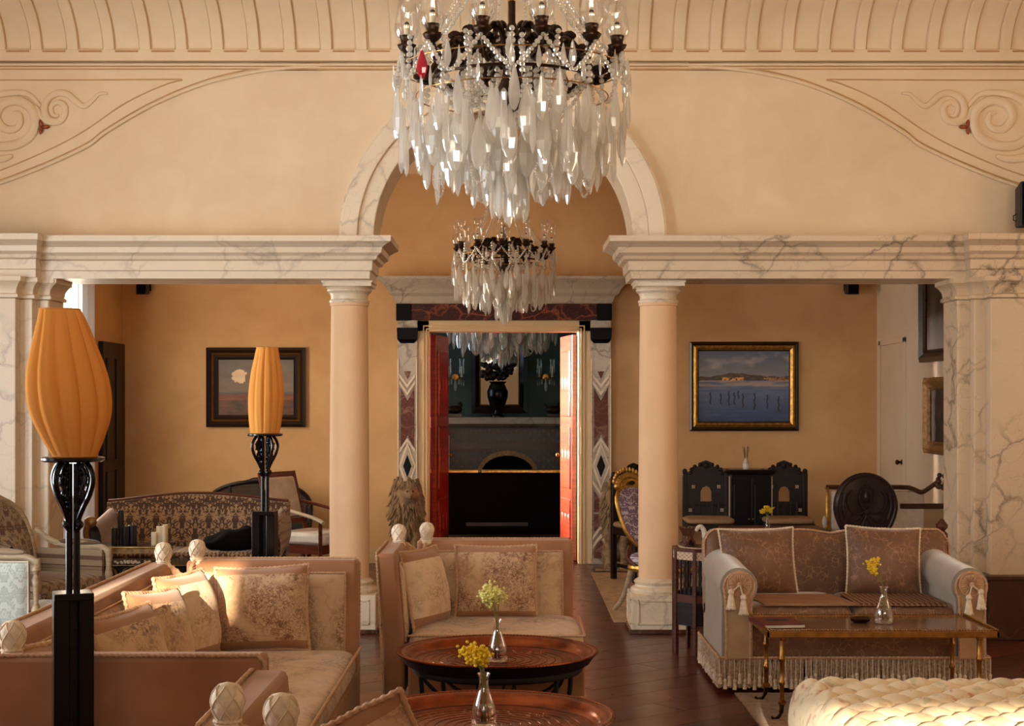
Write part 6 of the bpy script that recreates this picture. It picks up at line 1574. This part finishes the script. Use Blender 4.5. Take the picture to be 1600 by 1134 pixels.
# ---------------- salon furnishings seen through the doors
t = thing('dark_sofa', 'dark sofa with a gilt top rail seen through the open doors', 'sofa', (-.10, 17.35, 0))
obj('backrest', MB().box(-1.15, 1.15, .0, .16, .10, .80), M['blackcloth'], t, bevel=.03)
obj('gilt_rail', MB().box(-1.15, -.28, -.02, .18, .80, .832).box(-.25, 1.15, -.02, .18, .80, .832), M['gold'], t, smooth=False, bevel=.006)
obj('seat', MB().box(-1.15, 1.15, .16, .85, .10, .45), M['blackcloth'], t, bevel=.03)
obj('skirt_band', MB().box(-.42, .28, -.006, 0, .20, .24), M['purplewood'], t, smooth=False)
for x in (-1.1, 1.1): obj('arm', MB().box(x-.08, x+.08, 0, .85, .10, .62), M['darkfabric'], t, bevel=.03)
for x in (-1.05, 1.05):
    for y in (.06, .8): obj('foot', MB().lathe([(.03, 0), (.035, .05), (.03, .11)], (x, y, 0), 10), M['darkwood'], t)
def fireplace():
    y = SY-.01; t = thing('fireplace', 'marble fireplace with patterned surround in the green salon', 'fireplace', (-.06, y, 0)); g = dict(world=True)
    zs0, zs1 = WZ(668, 20.0), WZ(652, 20.0)
    obj('mantel_shelf', loft(MB(), [(-1.15, 1.03, y-.28, y, zs0), (-1.25, 1.13, y-.38, y, zs0+.05), (-1.25, 1.13, y-.38, y, zs1)]), M['marblegrey'], t, ang=25, **g)
    for x in (-.92, .80): obj('bracket', MB().yz([(y-.30, zs0), (y, zs0), (y, zs0-.34), (y-.08, zs0-.30), (y-.12, zs0-.15), (y-.26, zs0-.06)], x-.07, x+.07), M['marblegrey'], t, smooth=False, bevel=.01, **g)
    hole = [(-.40, 0), (-.40, .62)]+[(-.06-.34*math.cos(PI*i/12), .70+.22*math.sin(PI*i/12)) for i in range(13)]+[(.28, .62), (.28, 0)]
    obj('surround', MB().xz([(-1.02, 0), (-1.02, zs0), (.90, zs0), (.90, 0)]+hole[::-1], y-.12, y-.02), M['tile'], t, smooth=False, **g)
    obj('firebox', MB().box(-.42, .30, y-.02, y-.004, 0, .95), M['blackcloth'], t, smooth=False, **g)
    obj('arch_band', MB().strip([(-.06-.40*math.cos(PI*i/16), .66+.30*math.sin(PI*i/16)) for i in range(17)], [(-.06-.345*math.cos(PI*i/16), .66+.235*math.sin(PI*i/16)) for i in range(17)], y-.145, y-.115), M['gold2'], t, **g)
    obj('frieze_rail', MB().box(-1.0, .88, y-.15, y-.115, WZ(702, 20.2), WZ(692, 20.2)), M['marblebrown'], t, smooth=False, **g)
    for x in (-.96, .80): obj('jamb', MB().box(x, x+.14, y-.16, y-.115, 0, zs0-.1), M['marblegrey'], t, smooth=False, bevel=.01, **g)
    return zs1
zs1 = fireplace()
y = SY-.03; xm0, xm1 = WX(737, y), WX(824, y)
t = thing('mantel_mirror', 'tall dark-framed mirror on the mantel in the green salon', 'mirror', ((xm0+xm1)/2, y, zs1+.05)); hw = (xm1-xm0)/2
q = frame(t, -hw, hw, 0, 1.35, 0, [(.10, .06, 'ebony'), (.02, .04, 'gold2')])
obj('mirror_glass', MB().box(q[0], q[1], -.012, -.006, q[2], q[3]), M['mirror'], t, smooth=False)
for lab, px in (('glittering wall sconce left of the salon mirror', 711), ('glittering wall sconce right of the salon mirror', 853)):
    t = thing('crystal_sconce', lab, 'sconce', (WX(px, 20.2), 20.36, WZ(603, 20.2)))
    obj('back_plate', MB().lathe([(0, 0), (.05, 0), (.04, .01), (0, .012)], (0, 0, .12), 16, m=Matrix.Rotation(PI/2, 3, 'X')), M['brass'], t)
    for sx in (-1, 1):
        obj('arm', MB().tube(spline([(0, 0, .12), (sx*.05, -.06, .07), (sx*.085, -.10, .12)], 5), .007, 6), M['brass'], t)
        obj('candle', MB().lathe([(.02, .12), (.012, .135), (.012, .26), (0, .265)], (sx*.085, -.10, 0), 10), M['candle'], t)
        obj('glass_chimney', MB().lathe([(.03, .14), (.045, .19), (.035, .30), (.045, .36)], (sx*.085, -.10, 0), 14), M['glass'], t)
        for k in range(3): put('crystal_pendant', bpy.data.meshes['drop_small'], t, (sx*(.05+.03*k), -.09, .10-.01*k), k)
    put('crystal_pendant', bpy.data.meshes['drop'], t, (0, -.05, .10), 0)
t = thing('dark_urn', 'large dark urn with foliage on the mantel before the mirror', 'urn', (WX(777, 19.9), 20.18, zs1))
obj('urn_body', MB().lathe([(0, 0), (.09, 0), (.09, .02), (.05, .05), (.04, .09), (.10, .16), (.135, .26), (.14, .34), (.11, .41), (.09, .44), (.12, .47), (0, .47)], seg=24), M['black'], t)
fo = MB(); rr3 = random.Random(3)
for i in range(60):
    a, b, r = rr3.uniform(0, 2*PI), rr3.uniform(-.3, 1), rr3.uniform(.1, .22); c = (r*math.cos(a), .5*r*math.sin(a), .56+b*.14)
    fo.sphere(c, (.045, .02, .03), 6, 4, Matrix.Rotation(rr3.uniform(0, 3), 3, 'Y'))
obj('foliage', fo, M['blackleaf'] if 'blackleaf' in M else M['darkwood'], t, kind='stuff')
for lab, px in (('dark ornament on the mantel left of the urn', 710), ('dark ornament on the mantel right of the urn', 866)):
    t = thing('mantel_ornament', lab, 'ornament', (WX(px, 20.1), 20.18, zs1))
    obj('figure', MB().sphere((0, 0, .10), (.10, .05, .055), 14, 8).sphere((.07, 0, .16), (.035, .03, .04), 10, 8).tube([(-.08, 0, .12), (-.13, 0, .18)], .012, 6), M['bronze'], t); obj('base', MB().box(-.10, .10, -.05, .05, 0, .05), M['black'], t, smooth=False, bevel=.004)
